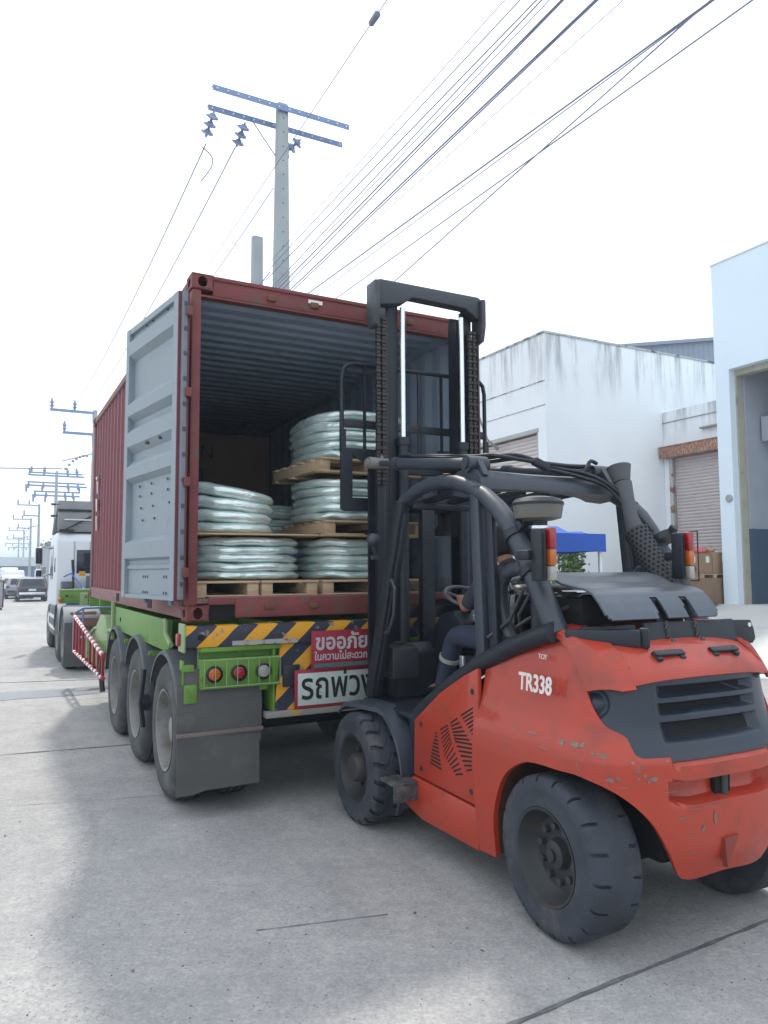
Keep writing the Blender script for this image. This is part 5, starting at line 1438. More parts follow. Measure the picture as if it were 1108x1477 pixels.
# --- grille band
def gp(u, z, off=0.0):
    """u -1..1 along the band from the left flank to the right flank"""
    s = -(.115 + (1-abs(u))*.885); p = outline(s, z); n_ = (Vector((p.x, p.y, 0)) - Vector((0, .15, 0))).normalized()
    p = p + n_*off
    if u > 0: p.x = -p.x
    return p
def s_of(u): return -(.115 + (1-abs(u))*.885)
def zlow(u): return ztop(s_of(u)) - .02
def zhigh(u): return max(itp([(0, 1.262), (.60, 1.25), (.74, 1.185), (1.0, 1.15)], abs(u)), zlow(u)+.002)
slots = [(1.135, 1.185), (1.055, 1.11), (.935, 1.025)]
us = [-1 + 2*k/180 for k in range(181)]
rows = []
NV = 56
for k in range(NV+1):
    row = []
    for u in us:
        z = zlow(u) + (zhigh(u)-zlow(u))*k/NV
        d = -.012; x_ = gp(u, z).x
        # lamp recess and slots are pressed inwards
        for a, b_ in slots:
            e = .62
            zz0, zz1 = a, b_
            if abs(x_) < .335 and zz0 < z < zz1:
                f = min(1, (z-zz0)/.012, (zz1-z)/.012, (.335-abs(x_))/.03); d = -.012 - .05*f
        lc = gp(.80 if u > 0 else -.80, 1.105)
        rr = math.hypot((gp(u, z)-lc).xy.length, z-1.105)
        if rr < .075: d = (-.012 - .022*min(1, (.075-rr)/.02)) if rr > .048 else -.034 + .026*math.cos(rr/.048*PI/2)
        row.append(gp(u, z, d))
    rows.append(row)
m = MB(); m.grid(rows, th=.012); gr = K(m, 'grille', GRILLE, None, 50)
m = MB()
for a, b_ in slots:
    rr = []
    for z in (a+.004, b_-.004): rr.append([gp(u, z, -.058) for u in us if abs(gp(u, z).x) < .33])
    n_ = min(len(r) for r in rr); rr = [r[(len(r)-n_)//2:(len(r)-n_)//2+n_] for r in rr]
    m.grid(rr)
K(m, 'grille_opening', VOID, gr)
m = MB(); m.box((-.12, -.318, 1.0), (.30, .01, .07), (R(-20), 0, R(0)), .01); m.tube([gp(-.5, 1.09, -.02), gp(-.3, 1.0, -.01)], .002, 4); m.tube([gp(.05, 1.18, -.02), gp(.2, 1.13, -.02)], .002, 4); islands(m, 'inner_duct', mat('inner_grey', (.08, .08, .085), .7), gr)
# --- flank panels
for sd in (-1, 1):
    x0, x1 = (-.672, -.64) if sd < 0 else (.64, .672)
    m = MB(); m.prism([(1.322, .785), (1.335, .445), (.655, .435), (.605, .46), (.605, 1.185), (.742, 1.13), (1.0, 1.0)], 'X', x0, x1, .008); pn = K(m, 'side_panel', RED)
    m = MB(); xs_ = x0-.0015 if sd < 0 else x1+.0015; xe = x0+.002 if sd < 0 else x1-.002
    # slanted slots in four fans: black strips stand in for their shade
    def pl(tab, f):
        k = f*(len(tab)-1); i = min(int(k), len(tab)-2); t_ = k-i
        return (tab[i][0]*(1-t_)+tab[i+1][0]*t_, tab[i][1]*(1-t_)+tab[i+1][1]*t_)
    for Lf, Rt, n in [([(1.06, .755), (1.10, .66), (1.122, .568)], [(1.042, .758), (1.02, .66), (.996, .557)], 10), ([(1.004, .783), (.96, .641), (.839, .562)], [(.92, .824), (.879, .733), (.761, .583)], 13),
                    ([(.887, .842), (.841, .748), (.727, .61)], [(.813, .883), (.666, .765), (.673, .626)], 13), ([(.775, .904), (.664, .822)], [(.652, .966), (.651, .83)], 7)]:
        for k in range(n):
            f = k/(n-1); a_ = pl(Lf, f); b_ = pl(Rt, f)
            m.prism([(a_[0], a_[1]), (b_[0], b_[1]), (b_[0], b_[1]-.0105), (a_[0], a_[1]-.0105)], 'X', min(xs_, xe), max(xs_, xe))
    islands(m, 'louvre_shade', VOID, pn)
    m = MB()
    for yy, zz in ((.655, 1.05), (1.235, .77), (1.235, .50), (.68, .50)): m.lathe([(0, .016), (sd*.003, .018), (sd*.003, .010), (-.0, .008)], (x0 if sd < 0 else x1, yy, zz), 'X', 14)
    m.build('panel_bolt', RIMD, pn)
    m = MB(); m.prism([(1.335, .435), (1.46, .345), (1.475, .29), (1.44, .235), (1.22, .195), (.605, .205), (.605, .425)], 'X', x0+(-.006 if sd < 0 else .0), x1+(0 if sd < 0 else .006), .008); K(m, 'sill_panel', RED)
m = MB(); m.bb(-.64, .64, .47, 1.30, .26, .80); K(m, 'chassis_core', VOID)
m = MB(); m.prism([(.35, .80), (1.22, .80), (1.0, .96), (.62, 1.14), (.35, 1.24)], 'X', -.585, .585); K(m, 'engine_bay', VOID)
text_mesh('TR338', .118, 'fleet_number', WLET, fk, (-.6785, .225, 1.128), (PI/2, 0, R(-90)), .0012, bold=.003, xs=.80).rotation_euler = (R(86), 0, R(-90))
text_mesh('TCIY', .034, 'small_mark', WLET, fk, (-.632, .12, 1.285), (R(84), 0, R(-90)), .001, xs=.9)
# --- black safety rail (inclined side beam) and overhead guard
RL = [(1.37, .80), (1.28, .86), (.95, 1.055), (.65, 1.205), (.35, 1.325), (.10, 1.405), (.03, 1.42)]
ARC = [(1.72, 2.16), (1.60, 2.225), (1.45, 2.265), (1.29, 2.285), (1.13, 2.285), (.97, 2.265), (.80, 2.215), (.66, 2.15), (.53, 2.06), (.43, 1.965), (.35, 1.865), (.28, 1.77), (.21, 1.66), (.13, 1.52), (.06, 1.40)]
ARR = [.044, .044, .045, .045, .045, .045, .047, .049, .052, .054, .056, .058, .060, .062, .062]
for sd in (-1, 1):
    x = sd*.60
    m = MB(); m.tube([(x, y, z) for y, z in (RL if sd < 0 else RL[:-2])], .058, 12, flat=.9); K(m, 'side_beam', DARK, None, 50)
    m = MB(); m.tube([(sd*(.555+.0*i), y + (.085*min(1, max(0, (2.2-z)/.3)) if sd > 0 else 0), z) for i, (y, z) in enumerate(ARC)], ARR, 14)
    m.lathe([(-.012, .056), (.012, .056)], (0, 0, 0), 'X', 4) if False else None
    K(m, 'guard_arch', DARK2, None, 60)
    m = MB(); m.tube([(x*.93, .375, 1.895), (x*.93, .40, 1.93)], .066, 16); m.tube([(x*.93, .235, 1.70), (x*.93, .26, 1.735)], .069, 16); m.box((x*.95, .33, 1.96), (.03, .05, .05), (R(40), 0, 0), .006); islands(m, 'clamp', DARK, fk)
    m = MB(); m.beam((x, 2.07, .80), (sd*.565, 1.655, 2.20), .075, .11, .012, up=(0, 1, 0)); m.beam((x*1.02, 2.13, .84), (sd*.585, 1.73, 2.12), .03, .02, .004, up=(0, 1, 0)); m.beam((x, 1.98, .84), (sd*.57, 1.585, 2.12), .04, .03, .004, up=(0, 1, 0)); K(m, 'front_pillar', DARK)
    m = MB(); m.beam((x*.985, .655, 1.20), (sd*.57, .735, 2.22), .05, .085, .006, up=(0, 1, 0)); K(m, 'middle_pillar', DARK2)
    m = MB(); m.beam((x*.96, .56, 1.24), (sd*.555, .63, 2.15), .03, .075, .004, up=(0, 1, 0)); K(m, 'door_post', DARK)
    # rear quarter post and curved seat-side tube
    m = MB(); m.tube([(x*.88, .24, 1.70), (x*.87, .40, 1.735), (x*.85, .53, 1.715), (x*.84, .60, 1.64), (x*.84, .60, 1.52), (x*.84, .55, 1.38), (x*.84, .46, 1.29), (x*.84, .36, 1.26)], .040, 12); K(m, 'seat_side_tube', DARK2, None, 60)
m = MB(); m.tube([(-.60, 1.80, 1.66), (-.61, 1.74, 1.66), (-.61, 1.69, 1.60), (-.61, 1.71, 1.42), (-.61, 1.79, 1.30), (-.60, 1.87, 1.29)], .012, 8); K(m, 'grab_handle', DARK2)
m = MB(); m.tube([(-.56, 2.0, 1.2), (-.57, 1.88, 1.5), (-.56, 1.80, 1.75)], .006, 6); K(m, 'yellow_cable', YEL)
# guard roof: front header, pressed rear member, bars
m = MB(); m.beam((-.56, 1.66, 2.20), (.56, 1.66, 2.20), .07, .07, .01); m.beam((-.56, 1.50, 2.16), (.56, 1.50, 2.16), .05, .04, .008); K(m, 'roof_header', DARK)
for k in range(5):
    m = MB(); x = -.40+k*.20; m.beam((x, 1.62, 2.205), (x, 1.02, 2.24), .028, .045, .004); K(m, 'roof_bar', DARK)
m = MB(); rows = []
for j in range(21):
    u = -1+2*j/20; x = u*.535
    drop = .035*(1-u*u) ; arch = .055*max(0, 1-u*u)**.6
    rows.append([(x, 1.06, 2.30-drop*.6), (x, .98, 2.335-drop*.5), (x, .88, 2.345-drop*.4), (x, .79, 2.325-drop*.5), (x, .745, 2.27-drop*.3), (x, .74, 2.20+arch*.2), (x, .77, 2.175+arch), (x, .90, 2.165+arch), (x, 1.04, 2.19+arch)])
m.grid(rows, cv=False, cu=True); m.face([Vector(p) for p in rows[0]]); m.face([Vector(p) for p in reversed(rows[-1])]); K(m, 'roof_crossmember', DARK2, None, 50)
for sd in (-1, 1):
    m = MB(); m.cyl((sd*.56, .86, 2.365), (sd*.42, .86, 2.365), .052, 20); m.cyl((sd*.575, .86, 2.365), (sd*.40, .86, 2.365), .03, 16); m.prism([(.74, 2.29), (.98, 2.29), (.90, 2.40), (.82, 2.40)], 'X', sd*.49-.02, sd*.49+.02); K(m, 'tilt_bearing', DARK2)
    m = MB(); m.tube([(sd*.49, .90, 2.37), (sd*.49, 1.85, 2.50)], .040, 14); m.cyl((sd*.49, 1.82, 2.495), (sd*.49, 1.90, 2.507), .05, 14); K(m, 'tilt_cylinder', DARK2)
    m = MB(); m.tube([(sd*.49, 1.88, 2.505), (sd*.49, 2.16, 2.545)], .022, 12); K(m, 'tilt_rod', DARK2)
    m = MB(); m.cyl((sd*.58, 2.17, 2.545), (sd*.42, 2.17, 2.545), .045, 18); m.cyl((sd*.60, 2.17, 2.545), (sd*.57, 2.17, 2.545), .03, 14); m.sphere((sd*.47, 2.2, 2.57), .06, (.5, 1, 1)); K(m, 'mast_bearing', mat('greasy_beige', (.22, .21, .19), .6, var=.3, vscale=9))
# hydraulic hoses over the roof
for k, pts in enumerate([[(-.47, 1.86, 2.56), (-.40, 1.4, 2.50), (-.40, 1.0, 2.44), (-.36, .86, 2.43), (-.1, .80, 2.40), (.16, .80, 2.39), (.38, .82, 2.40), (.44, .95, 2.42)],
                         [(-.46, 1.7, 2.53), (-.43, 1.3, 2.47), (-.40, .98, 2.42), (-.2, .84, 2.44), (.05, .80, 2.375), (.30, .74, 2.33), (.42, .62, 2.22), (.50, .42, 1.96)],
                         [(-.35, .95, 2.40), (-.15, .84, 2.42), (.0, .79, 2.36), (.24, .74, 2.31), (.40, .66, 2.23), (.48, .46, 1.96)],
                         [(.05, .86, 2.39), (.26, .86, 2.39), (.34, .83, 2.37), (.24, .81, 2.36), (.08, .81, 2.37)],
                         [(.42, .80, 2.42), (.36, .79, 2.43), (.33, .79, 2.39), (.28, .79, 2.35)]]):
    m = MB()
    P_ = [Vector(p) for p in pts]; q = []
    for i in range(len(P_)-1):
        a, b_, c, d = P_[max(i-1, 0)], P_[i], P_[i+1], P_[min(i+2, len(P_)-1)]
        for j in range(6):
            t_ = j/6; q.append(.5*((2*b_) + (c-a)*t_ + (2*a-5*b_+4*c-d)*t_**2 + (3*b_-a-3*c+d)*t_**3))
    q.append(P_[-1]); m.tube(q, .013, 8); K(m, 'hydraulic_hose', BLACKP, None, 60)
m = MB(); m.box((-.04, .80, 2.385), (.12, .05, .05), (0, R(20), 0), .01); K(m, 'hose_clamp', DARK)
m = MB(); m.lathe([(0, .024), (.004, .022), (.003, .008), (.006, .007)], (-.555, 1.085, 2.328), 'Z', 16); K(m, 'lifting_mark', YEL)
# ball mirror, precleaner, tail lamps
m = MB(); m.sphere((-.70, 1.84, 1.945), .048, (1, 1, 1), 24, 16); m.cyl((-.70, 1.86, 1.93), (-.66, 1.90, 1.84), .012, 8); m.box((-.66, 1.90, 1.82), (.05, .03, .03), None, .004); K(m, 'side_lamp_ball', DARK2, None, 60)
pc = MB(); pc.lathe([(1.985, .05), (1.99, .085), (2.00, .122), (2.055, .132), (2.07, .134)], (-.47, .30, 0), 'Z', 36); pc = K(pc, 'precleaner', BOTTLE)
m = MB(); m.lathe([(2.07, .137), (2.085, .138), (2.105, .12), (2.118, .06), (2.12, .01)], (-.47, .30, 0), 'Z', 36); K(m, 'precleaner_lid', DARK, pc)
m = MB(); m.lathe([(1.40, .05), (1.87, .05), (1.89, .058), (1.93, .058), (1.94, .048), (1.99, .05)], (-.47, .30, 0), 'Z', 24); K(m, 'intake_pipe', BLACKP, pc)
m = MB(); m.lathe([(1.945, .058), (1.96, .058)], (-.47, .30, 0), 'Z', 24); m.bb(-.41, -.39, .29, .31, 1.935, 1.955); K(m, 'hose_clip', STEEL, pc)
for sd, yy in ((-1, .06), (1, .10)):
    lx = -.602 if sd < 0 else .425
    tl = MB(); tl.box((lx - (.045 if sd < 0 else .052), yy+.02, 1.80), (.038 if sd < 0 else .022, .08, .26), None, .006); tl.box((lx-.06*1 if sd < 0 else lx+.0, yy+.10, 1.80), (.06, .09, .05), None, .008); tl = K(tl, 'tail_lamp_holder', DARK)
    m = MB(); m.bb(lx-.054 if sd < 0 else lx-.056, lx-.046 if sd < 0 else lx-.050, yy-.0235, yy-.021, 1.69, 1.91); K(m, 'holder_slot', VOID, tl)
    for z0, z1, mm_ in ((1.83, 1.935, REDL), (1.745, 1.829, ORANGE), (1.67, 1.744, CLEARL)):
        m = MB(); m.box((lx+.002 if sd < 0 else lx-.008, yy-.01, (z0+z1)/2), (.042, .06, z1-z0), None, .01); K(m, 'tail_lamp', mm_, tl)
    if sd > 0:
        m = MB()
        for z in (1.66, 1.94): m.tube([(lx+.02, yy-.055, z), (lx+.05, yy-.03, z), (lx+.05, yy+.03, z)], .004, 6)
        m.tube([(lx+.05, yy-.03, 1.66), (lx+.05, yy-.03, 1.94)], .004, 6); K(m, 'lamp_guard', DARK, tl)
# exhaust pipe with perforated guard
ex = MB(); ex.tube([(.47, .62, 2.27), (.46, .575, 2.16), (.45, .53, 2.03), (.45, .49, 1.94)], [.055, .042, .048, .062], 18); ex.tube([(.475, .66, 2.38), (.47, .63, 2.28)], [.078, .052], 18); ex = K(ex, 'exhaust_pipe', mat('exhaust_grey', (.10, .105, .11), .7, var=.2), None, 60)
m = MB(); m.tube([(.45, .50, 1.96), (.45, .26, 1.60), (.45, .22, 1.52)], [.075, .078, .075], 24); K(m, 'heat_guard', mat('guard_dark', (.05, .055, .06), .6), ex, 60)
m = MB()
ax0 = Vector((.45, .50, 1.96)); ax1 = Vector((.45, .26, 1.60)); dd = (ax1-ax0).normalized(); e1 = Vector((1, 0, 0)); e2 = dd.cross(e1)
for i in range(15):
    for j in range(16):
        a = 2*PI*(j+.5*(i % 2))/16; p = ax0 + dd*(.02+i*.028); n_ = e1*math.cos(a)+e2*math.sin(a)
        m.cyl(p+n_*.074, p+n_*.0782, .0088, 6)
K(m, 'guard_holes', VOID, ex)
# --- wavy steel shield, straps, rear black bracket beams
PR = [(.40, 1.685), (.30, 1.70), (.22, 1.682), (.14, 1.645), (.05, 1.630), (-.03, 1.622), (-.085, 1.60), (-.13, 1.555), (-.165, 1.51), (-.185, 1.478)]
cx0, cx1 = -.46, .315
xs_ = [cx0 + (cx1-cx0)*k/60 for k in range(61)]
notches = [(-.09, .045), (.115, .045)]
rows = []
dn = []
for i in range(len(PR)-1):
    for j in range(4):
        f = j/4; dn.append((PR[i][0]*(1-f)+PR[i+1][0]*f, PR[i][1]*(1-f)+PR[i+1][1]*f))
dn.append(PR[-1])
m = MB(); vs = [[m.bm.verts.new((x, y + .09*max(0, (x-cx0)/(cx1-cx0)) * 0, z)) for x in xs_] for y, z in dn]
def innotch(x, y, z):
    t_ = (1.60 - z)
    for c, w in notches:
        if z < 1.575 and abs(x-c-(.06*(z-1.5))) < w*.62: return True
    # rounded corners
    for e in (cx0, cx1):
        dx = abs(x-e); dz = z-1.478
        if dx < .05 and dz < .05 and math.hypot(.05-dx, .05-dz) > .05: return True
    return False
for i in range(len(dn)-1):
    for j in range(60):
        xm = (xs_[j]+xs_[j+1])/2; zm = (dn[i][1]+dn[i+1][1])/2
        if innotch(xm, 0, zm): continue
        m.bm.faces.new((vs[i][j], vs[i][j+1], vs[i+1][j+1], vs[i+1][j]))
bmesh.ops.delete(m.bm, geom=[v for v in m.bm.verts if not v.link_faces], context='VERTS')
m.bm.normal_update()
bmesh.ops.solidify(m.bm, geom=list(m.bm.faces), thickness=.010)
K(m, 'wavy_shield', mat('scuffed_shield', (.105, .125, .155), .36, metal=.35, var=.2, vscale=4, dirt=(.20, .20, .205), dscale=9, dthr=.60, dsoft=.2), None, 40)
m = MB(); m.bb(cx0+.03, cx1-.02, .02, .34, 1.43, 1.58, .02); K(m, 'tank_cradle', VOID)
m = MB(); m.lathe([(-.36, .02), (-.34, .10), (-.28, .135), (.16, .135), (.21, .10), (.23, .02)], (0, .16, 1.46), 'X', 28); K(m, 'gas_tank_body', BLACKP, None, 50)
for c, w in notches:
    m = MB(); m.beam((c, -.10, 1.575), (c+.015, -.165, 1.44), .045, .006, up=(0, -1, .4)); m.box((c+.0, -.11, 1.57), (.05, .02, .012), None, .003); K(m, 'strap', DARK)
    m = MB()
    for i in range(4): m.tube([(c+.02+.012*math.cos(a)*(1 if i % 2 else .4), -.185-i*.004, 1.455-i*.022+.015*math.sin(a)) for a in (0, 1.57, 3.14, 4.71)], .003, 5, closed=True)
    m.box((c+.035, -.215, 1.36), (.03, .012, .045), (0, 0, 0), .008); K(m, 'chain_latch', mat('old_steel', (.16, .15, .14), .5, metal=.5, var=.3))
m = MB(); m.box((.11, -.175, 1.405), (.64, .022, .115), (R(-14), 0, 0), .004); K(m, 'rear_bracket', DARK)
m = MB(); m.prism([(.40, 1.325), (.60, 1.325), (.625, 1.35), (.615, 1.40), (.59, 1.45), (.43, 1.455)], 'Y', -.16, -.14, .004); K(m, 'bracket_wing', DARK)
m = MB(); m.cyl((.575, -.165, 1.425), (.575, -.135, 1.425), .012, 10); K(m, 'wing_hole_light', WHITEP)  # white disc painted in for the brightness seen through the hole
m = MB(); m.beam((-.585, -.03, 1.395), (-.30, -.235, 1.395), .03, .085, .012); m.beam((-.50, -.04, 1.40), (-.26, -.165, 1.415), .03, .09, .012); m.box((-.275, -.235, 1.395), (.03, .05, .10), (0, 0, R(30)), .012); K(m, 'bracket_arm', DARK)
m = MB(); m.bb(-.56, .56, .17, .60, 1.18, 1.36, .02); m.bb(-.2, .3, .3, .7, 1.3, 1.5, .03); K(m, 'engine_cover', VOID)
m = MB()
for pts in ([(-.30, .10, 1.50), (-.42, .22, 1.62), (-.50, .34, 1.60), (-.52, .42, 1.48), (-.45, .48, 1.36)], [(-.55, .40, 1.42), (-.48, .30, 1.50), (-.40, .22, 1.44)], [(-.60, .60, 1.35), (-.52, .50, 1.45), (-.50, .40, 1.62)], [(-.35, .05, 1.58), (-.45, .15, 1.52), (-.44, .20, 1.40)]):
    m.tube(pts, .011, 7)
islands(m, 'engine_hose', mat('hose_grey', (.05, .05, .055), .6, var=.3), fk)
m = MB(); m.box((-.40, .22, 1.46), (.10, .12, .12), (0, 0, .3), .02); m.cyl((-.47, .2, 1.40), (-.47, .2, 1.52), .03, 12); m.box((-.30, .30, 1.40), (.12, .1, .16), None, .02); islands(m, 'engine_part', mat('engine_grey', (.09, .085, .08), .6, var=.4, vscale=20), fk)
# --- floor, fenders, cowl, seat
for sd in (-1, 1):
    # mudguard over the front wheel
    rows = []
    for i in range(21):
        a = R(-22 + 150*i/20)
        rr = itp([(-22, .48), (20, .50), (60, .475), (128, .45)], math.degrees(a)); y = 1.90 - rr*math.cos(a); z = .37 + rr*math.sin(a)
        z = min(z, .80)
        xo = .72 + .10*max(0, min(1, (math.degrees(a)-60)/50))
        rows.append([(sd*.60, y, z+.012), (sd*(xo-.05), y, z+.008), (sd*xo, y, z), (sd*(xo+.005), y+.004, z-.03)])
    m = MB(); m.grid(rows, th=.014 if sd > 0 else -.014); K(m, 'front_mudguard', mat('mudguard_slate', (.055, .07, .095), .42, var=.25, vscale=3, dirt=(.10, .10, .10), dscale=6, dthr=.6, dsoft=.2), None, 40)
    m = MB(); m.bb(sd*.66 if sd < 0 else .66, sd*.845, 1.27, 1.47, .395, .415, .006); m.bb(sd*.66 if sd < 0 else .66, sd*.845, 1.272, 1.285, .30, .40, .004)
    for k in range(5): m.bb(sd*(.69+k*.03), sd*(.70+k*.03), 1.29, 1.45, .415, .421)
    K(m, 'step', mat('worn_step', (.10, .105, .11), .5, metal=.3, var=.4, vscale=14, dirt=(.25, .24, .23), dscale=12, dthr=.5, dsoft=.2))
m = MB(); m.bb(-.64, .64, 1.28, 2.14, .76, .80, .01); m.bb(-.62, .62, 1.30, 1.48, .36, .76); m.bb(-.40, .40, 1.46, 2.1, .3, .76); K(m, 'floor', DARK)
m = MB(); rows = []
m.prism([(1.95, .80), (2.14, .80), (2.14, 1.18), (2.05, 1.20), (1.97, 1.12)], 'X', -.45, .45, .02); K(m, 'front_cowl', BLACKP)
m = MB(); m.prism([(1.62, 1.14), (1.82, 1.14), (1.94, .82), (2.12, .82), (2.12, 1.2), (1.92, 1.40), (1.74, 1.44), (1.60, 1.34)], 'X', -.12, .20, .03); K(m, 'steering_console', BLACKP)
m = MB(); m.prism([(1.90, .95), (2.12, .95), (2.12, 1.17), (2.0, 1.19), (1.90, 1.17)], 'X', -.52, -.30, .02); m.box((-.41, 2.0, 1.20), (.07, .05, .02), None, .008); K(m, 'pedal_box', mat('box_plastic', (.045, .05, .06), .5, var=.2))
m = MB(); m.tube([(0.02, 1.76, 1.40), (0.0, 1.68, 1.50)], .028, 12); K(m, 'steering_column', BLACKP)
st = MB(); cN = Vector((0, -.42, .9)).normalized(); cC = Vector((-.02, 1.69, 1.535)); e1 = Vector((1, 0, 0)); e2 = cN.cross(e1)
st.tube([cC + e1*.165*math.cos(2*PI*k/40) + e2*.165*math.sin(2*PI*k/40) for k in range(40)], .013, 10, closed=True)
for a in (.5, 2.6, 4.71): st.tube([cC - cN*.02, cC + (e1*math.cos(a)+e2*math.sin(a))*.16], .010, 8)
st.sphere(cC-cN*.015, .045, (1, 1, .5), 14, 8); K(st, 'steering_wheel', mat('wheel_grey', (.12, .13, .14), .35, var=.1), None, 60)
m = MB(); m.box((.05, 1.60, 1.39), (.16, .05, .05), (R(20), 0, 0), .01); m.tube([(.10, 1.58, 1.42), (.16, 1.55, 1.50)], .008, 6); K(m, 'control_lever', STEEL)
m = MB(); m.box((0, 1.18, 1.10), (.50, .52, .13), (R(-4), 0, 0), .04, 3); m.box((0, 1.18, .93), (.46, .50, .26), None, .02); seat = K(m, 'seat', mat('seat_black', (.025, .028, .035), .5, var=.2))
m = MB(); m.box((0, .90, 1.38), (.46, .13, .52), (R(12), 0, 0), .05, 3); K(m, 'seat_back', mat('seat_black', (.025, .028, .035), .5))
m = MB(); m.tube([(-.28, 1.30, 1.10), (-.30, 1.32, 1.05), (-.29, 1.2, 1.0), (-.27, 1.1, 1.06)], .010, 6); m.box((-.28, 1.36, 1.12), (.02, .05, .08), None, .004); K(m, 'seat_belt_buckle', STEEL)
m = MB(); m.tube([(-.36, .70, 1.60), (-.36, .74, 1.66), (-.25, .76, 1.68), (.0, .77, 1.68), (.2, .74, 1.66)], .022, 10); K(m, 'rear_grab_bar', mat('glossy_black', (.02, .024, .03), .12, coat=.8), None, 60)
m = MB(); m.box((-.05, .72, 1.50), (.62, .10, .20), (R(6), 0, 0), .03); m.box((-.05, .66, 1.545), (.5, .012, .012)); K(m, 'seat_hood', mat('glossy_black', (.02, .024, .03), .12, coat=.8))
# --- wheels of the forklift
def solid_tyre(x, y, outw, r, w, lugs, wear=1.0, steer=0.0, hub=0):
    """solid tyre with shoulder lugs cut in; returns nothing, builds tyre > rim"""
    def base(c):
        v = Vector((outw*c.x, c.y, c.z)); v = Matrix.Rotation(steer, 3, 'Z') @ v
        return v + Vector((x, y, r))
    prof = [(0.0, r*.58), (.008, r*.61), (.009, r*.70), (.006, r*.79), (.010, r*.82), (.006, r*.90), (-.004, r*.962), (-.020, r*.992), (-.060, r*1.0), (-.070, r*1.0), (-w/2, r), (-w+.070, r*1.0), (-w+.060, r*1.0), (-w+.020, r*.992), (-w+.004, r*.962), (-w+.0, r*.88), (-w, r*.6)]
    angs = []
    for k in range(lugs):
        a0 = 2*PI*k/lugs; g = (.12 if wear < 1 else .26)*2*PI/lugs
        st_ = 2*PI/lugs - g; angs += [(a0, 0), (a0+.02*g, 1), (a0+g, 1), (a0+1.02*g, 0), (a0+g+st_*.33, 0), (a0+g+st_*.66, 0)]
    rows = []
    for a, gr_ in angs:
        ring = []
        for i, (ax_, rr) in enumerate(prof):
            off = 0; sh = 0
            dist = abs(ax_ + w/2)/(w/2)
            if gr_ and dist > (.50 if wear < 1 else .25) and i > 5 and i < len(prof)-3: rr -= (.026*wear if dist < .92 else .024*wear)
            if wear < .7 and dist < .62: pass
            da = (1-dist)*(.05 if wear < 1 else .14)*(1 if ax_ > -w/2 else -1)
            ring.append(base(Vector((ax_, rr*math.cos(a+da), rr*math.sin(a+da)))))
        rows.append(ring)
    m = MB(); m.grid(rows, cv=True); ty = K(m, 'tyre', RUBBER, None, 32)
    m = MB(); m.lathe([(.004, r*.585), (.010, r*.60), (.008, r*.565), (-.012, r*.54), (-.06, r*.50), (-.085, r*.44), (-.09, r*.20)] + ([(-.02, r*.17), (.0, r*.13), (.012, .0)] if hub else [(-.05, r*.17), (-.04, r*.08), (-.025, r*.075), (-.022, 0)]), (0, 0, 0), 'X', 40)
    m.warp(base); rm = K(m, 'rim', RIMD, ty, 30)
    m = MB()
    n = 8 if hub else 10
    for k in range(n):
        a = 2*PI*(k+.3)/n; rr = r*.335; m.cyl((-.092, rr*math.cos(a), rr*math.sin(a)), (-.062, rr*math.cos(a), rr*math.sin(a)), .017 if not hub else .02, 6)
    m.warp(base); K(m, 'wheel_nuts', mat('nut_steel', (.09, .09, .095), .45, metal=.4, var=.3), rm)
    if hub:
        m = MB(); m.lathe([(-.08, r*.27), (-.005, r*.25), (.012, r*.22), (.018, 0)], (0, 0, 0), 'X', 24); m.warp(base); K(m, 'hub_cap', mat('hub_brown', (.07, .055, .05), .6, var=.3), rm)
solid_tyre(-.695, .02, -1, .372, .262, 18, .8, R(-1.5))
solid_tyre(.695, .02, 1, .372, .262, 18, .8)
solid_tyre(-.825, 1.91, -1, .372, .26, 20, 1.15, 0, 1)
solid_tyre(.825, 1.91, 1, .372, .26, 20, 1.15, 0, 1)
# --- mast
m = MB()
for sd in (-1, 1): pass
for sd in (-1, 1):
    m = MB(); m.bb(sd*.408, sd*.432, 2.20, 2.38, .22, 2.66, .003); m.bb(sd*.432, sd*.485, 2.20, 2.225, .22, 2.66); m.bb(sd*.432, sd*.485, 2.355, 2.38, .22, 2.66); K(m, 'outer_mast_rail', DARK)
    m = MB(); m.bb(sd*.375, sd*.402, 2.215, 2.40, .6, 3.86, .003); m.bb(sd*.295, sd*.375, 2.215, 2.24, .6, 3.86); m.bb(sd*.295, sd*.375, 2.375, 2.40, .6, 3.86); m.bb(sd*.28, sd*.295, 2.25, 2.38, 2.0, 3.80); K(m, 'inner_mast_rail', DARK)
    m = MB(); m.cyl((sd*.275, 2.17, .5), (sd*.275, 2.17, 2.74), .040, 16); m.cyl((sd*.275, 2.17, 2.70), (sd*.275, 2.17, 2.76), .05, 16); lc = K(m, 'lift_cylinder', DARK)
    m = MB(); m.cyl((sd*.275, 2.17, 2.76), (sd*.275, 2.17, 3.80), .0215, 18); K(m, 'lift_rod', STEEL, lc)
    # two leaf chains
    for j, cx_ in enumerate((.446, .492) if sd < 0 else (.352, .396)):
        m = MB(); z = 2.50; 
        for i in range(44):
            zz = 2.38 + i*.030
            w_ = .019 if i % 2 else .014
            m.bb(sd*cx_-w_, sd*cx_+w_, 2.150 if i % 2 else 2.156, 2.185, zz, zz+.027, .003, 1); m.bb(sd*cx_-.021, sd*cx_+.021, 2.165, 2.175, zz+.0272, zz+.0298)
        m.build('chain', mat('chain_brown', (.05, .042, .04), .5, metal=.3, var=.4, vscale=40), fk)
    m = MB(); m.bb(sd*.43, sd*.443, 2.16, 2.20, 2.5, 3.60); K(m, 'hose_strip', mat('rusty_strip', (.11, .07, .065), .7, var=.3)) if sd > 0 else m.bm.free()
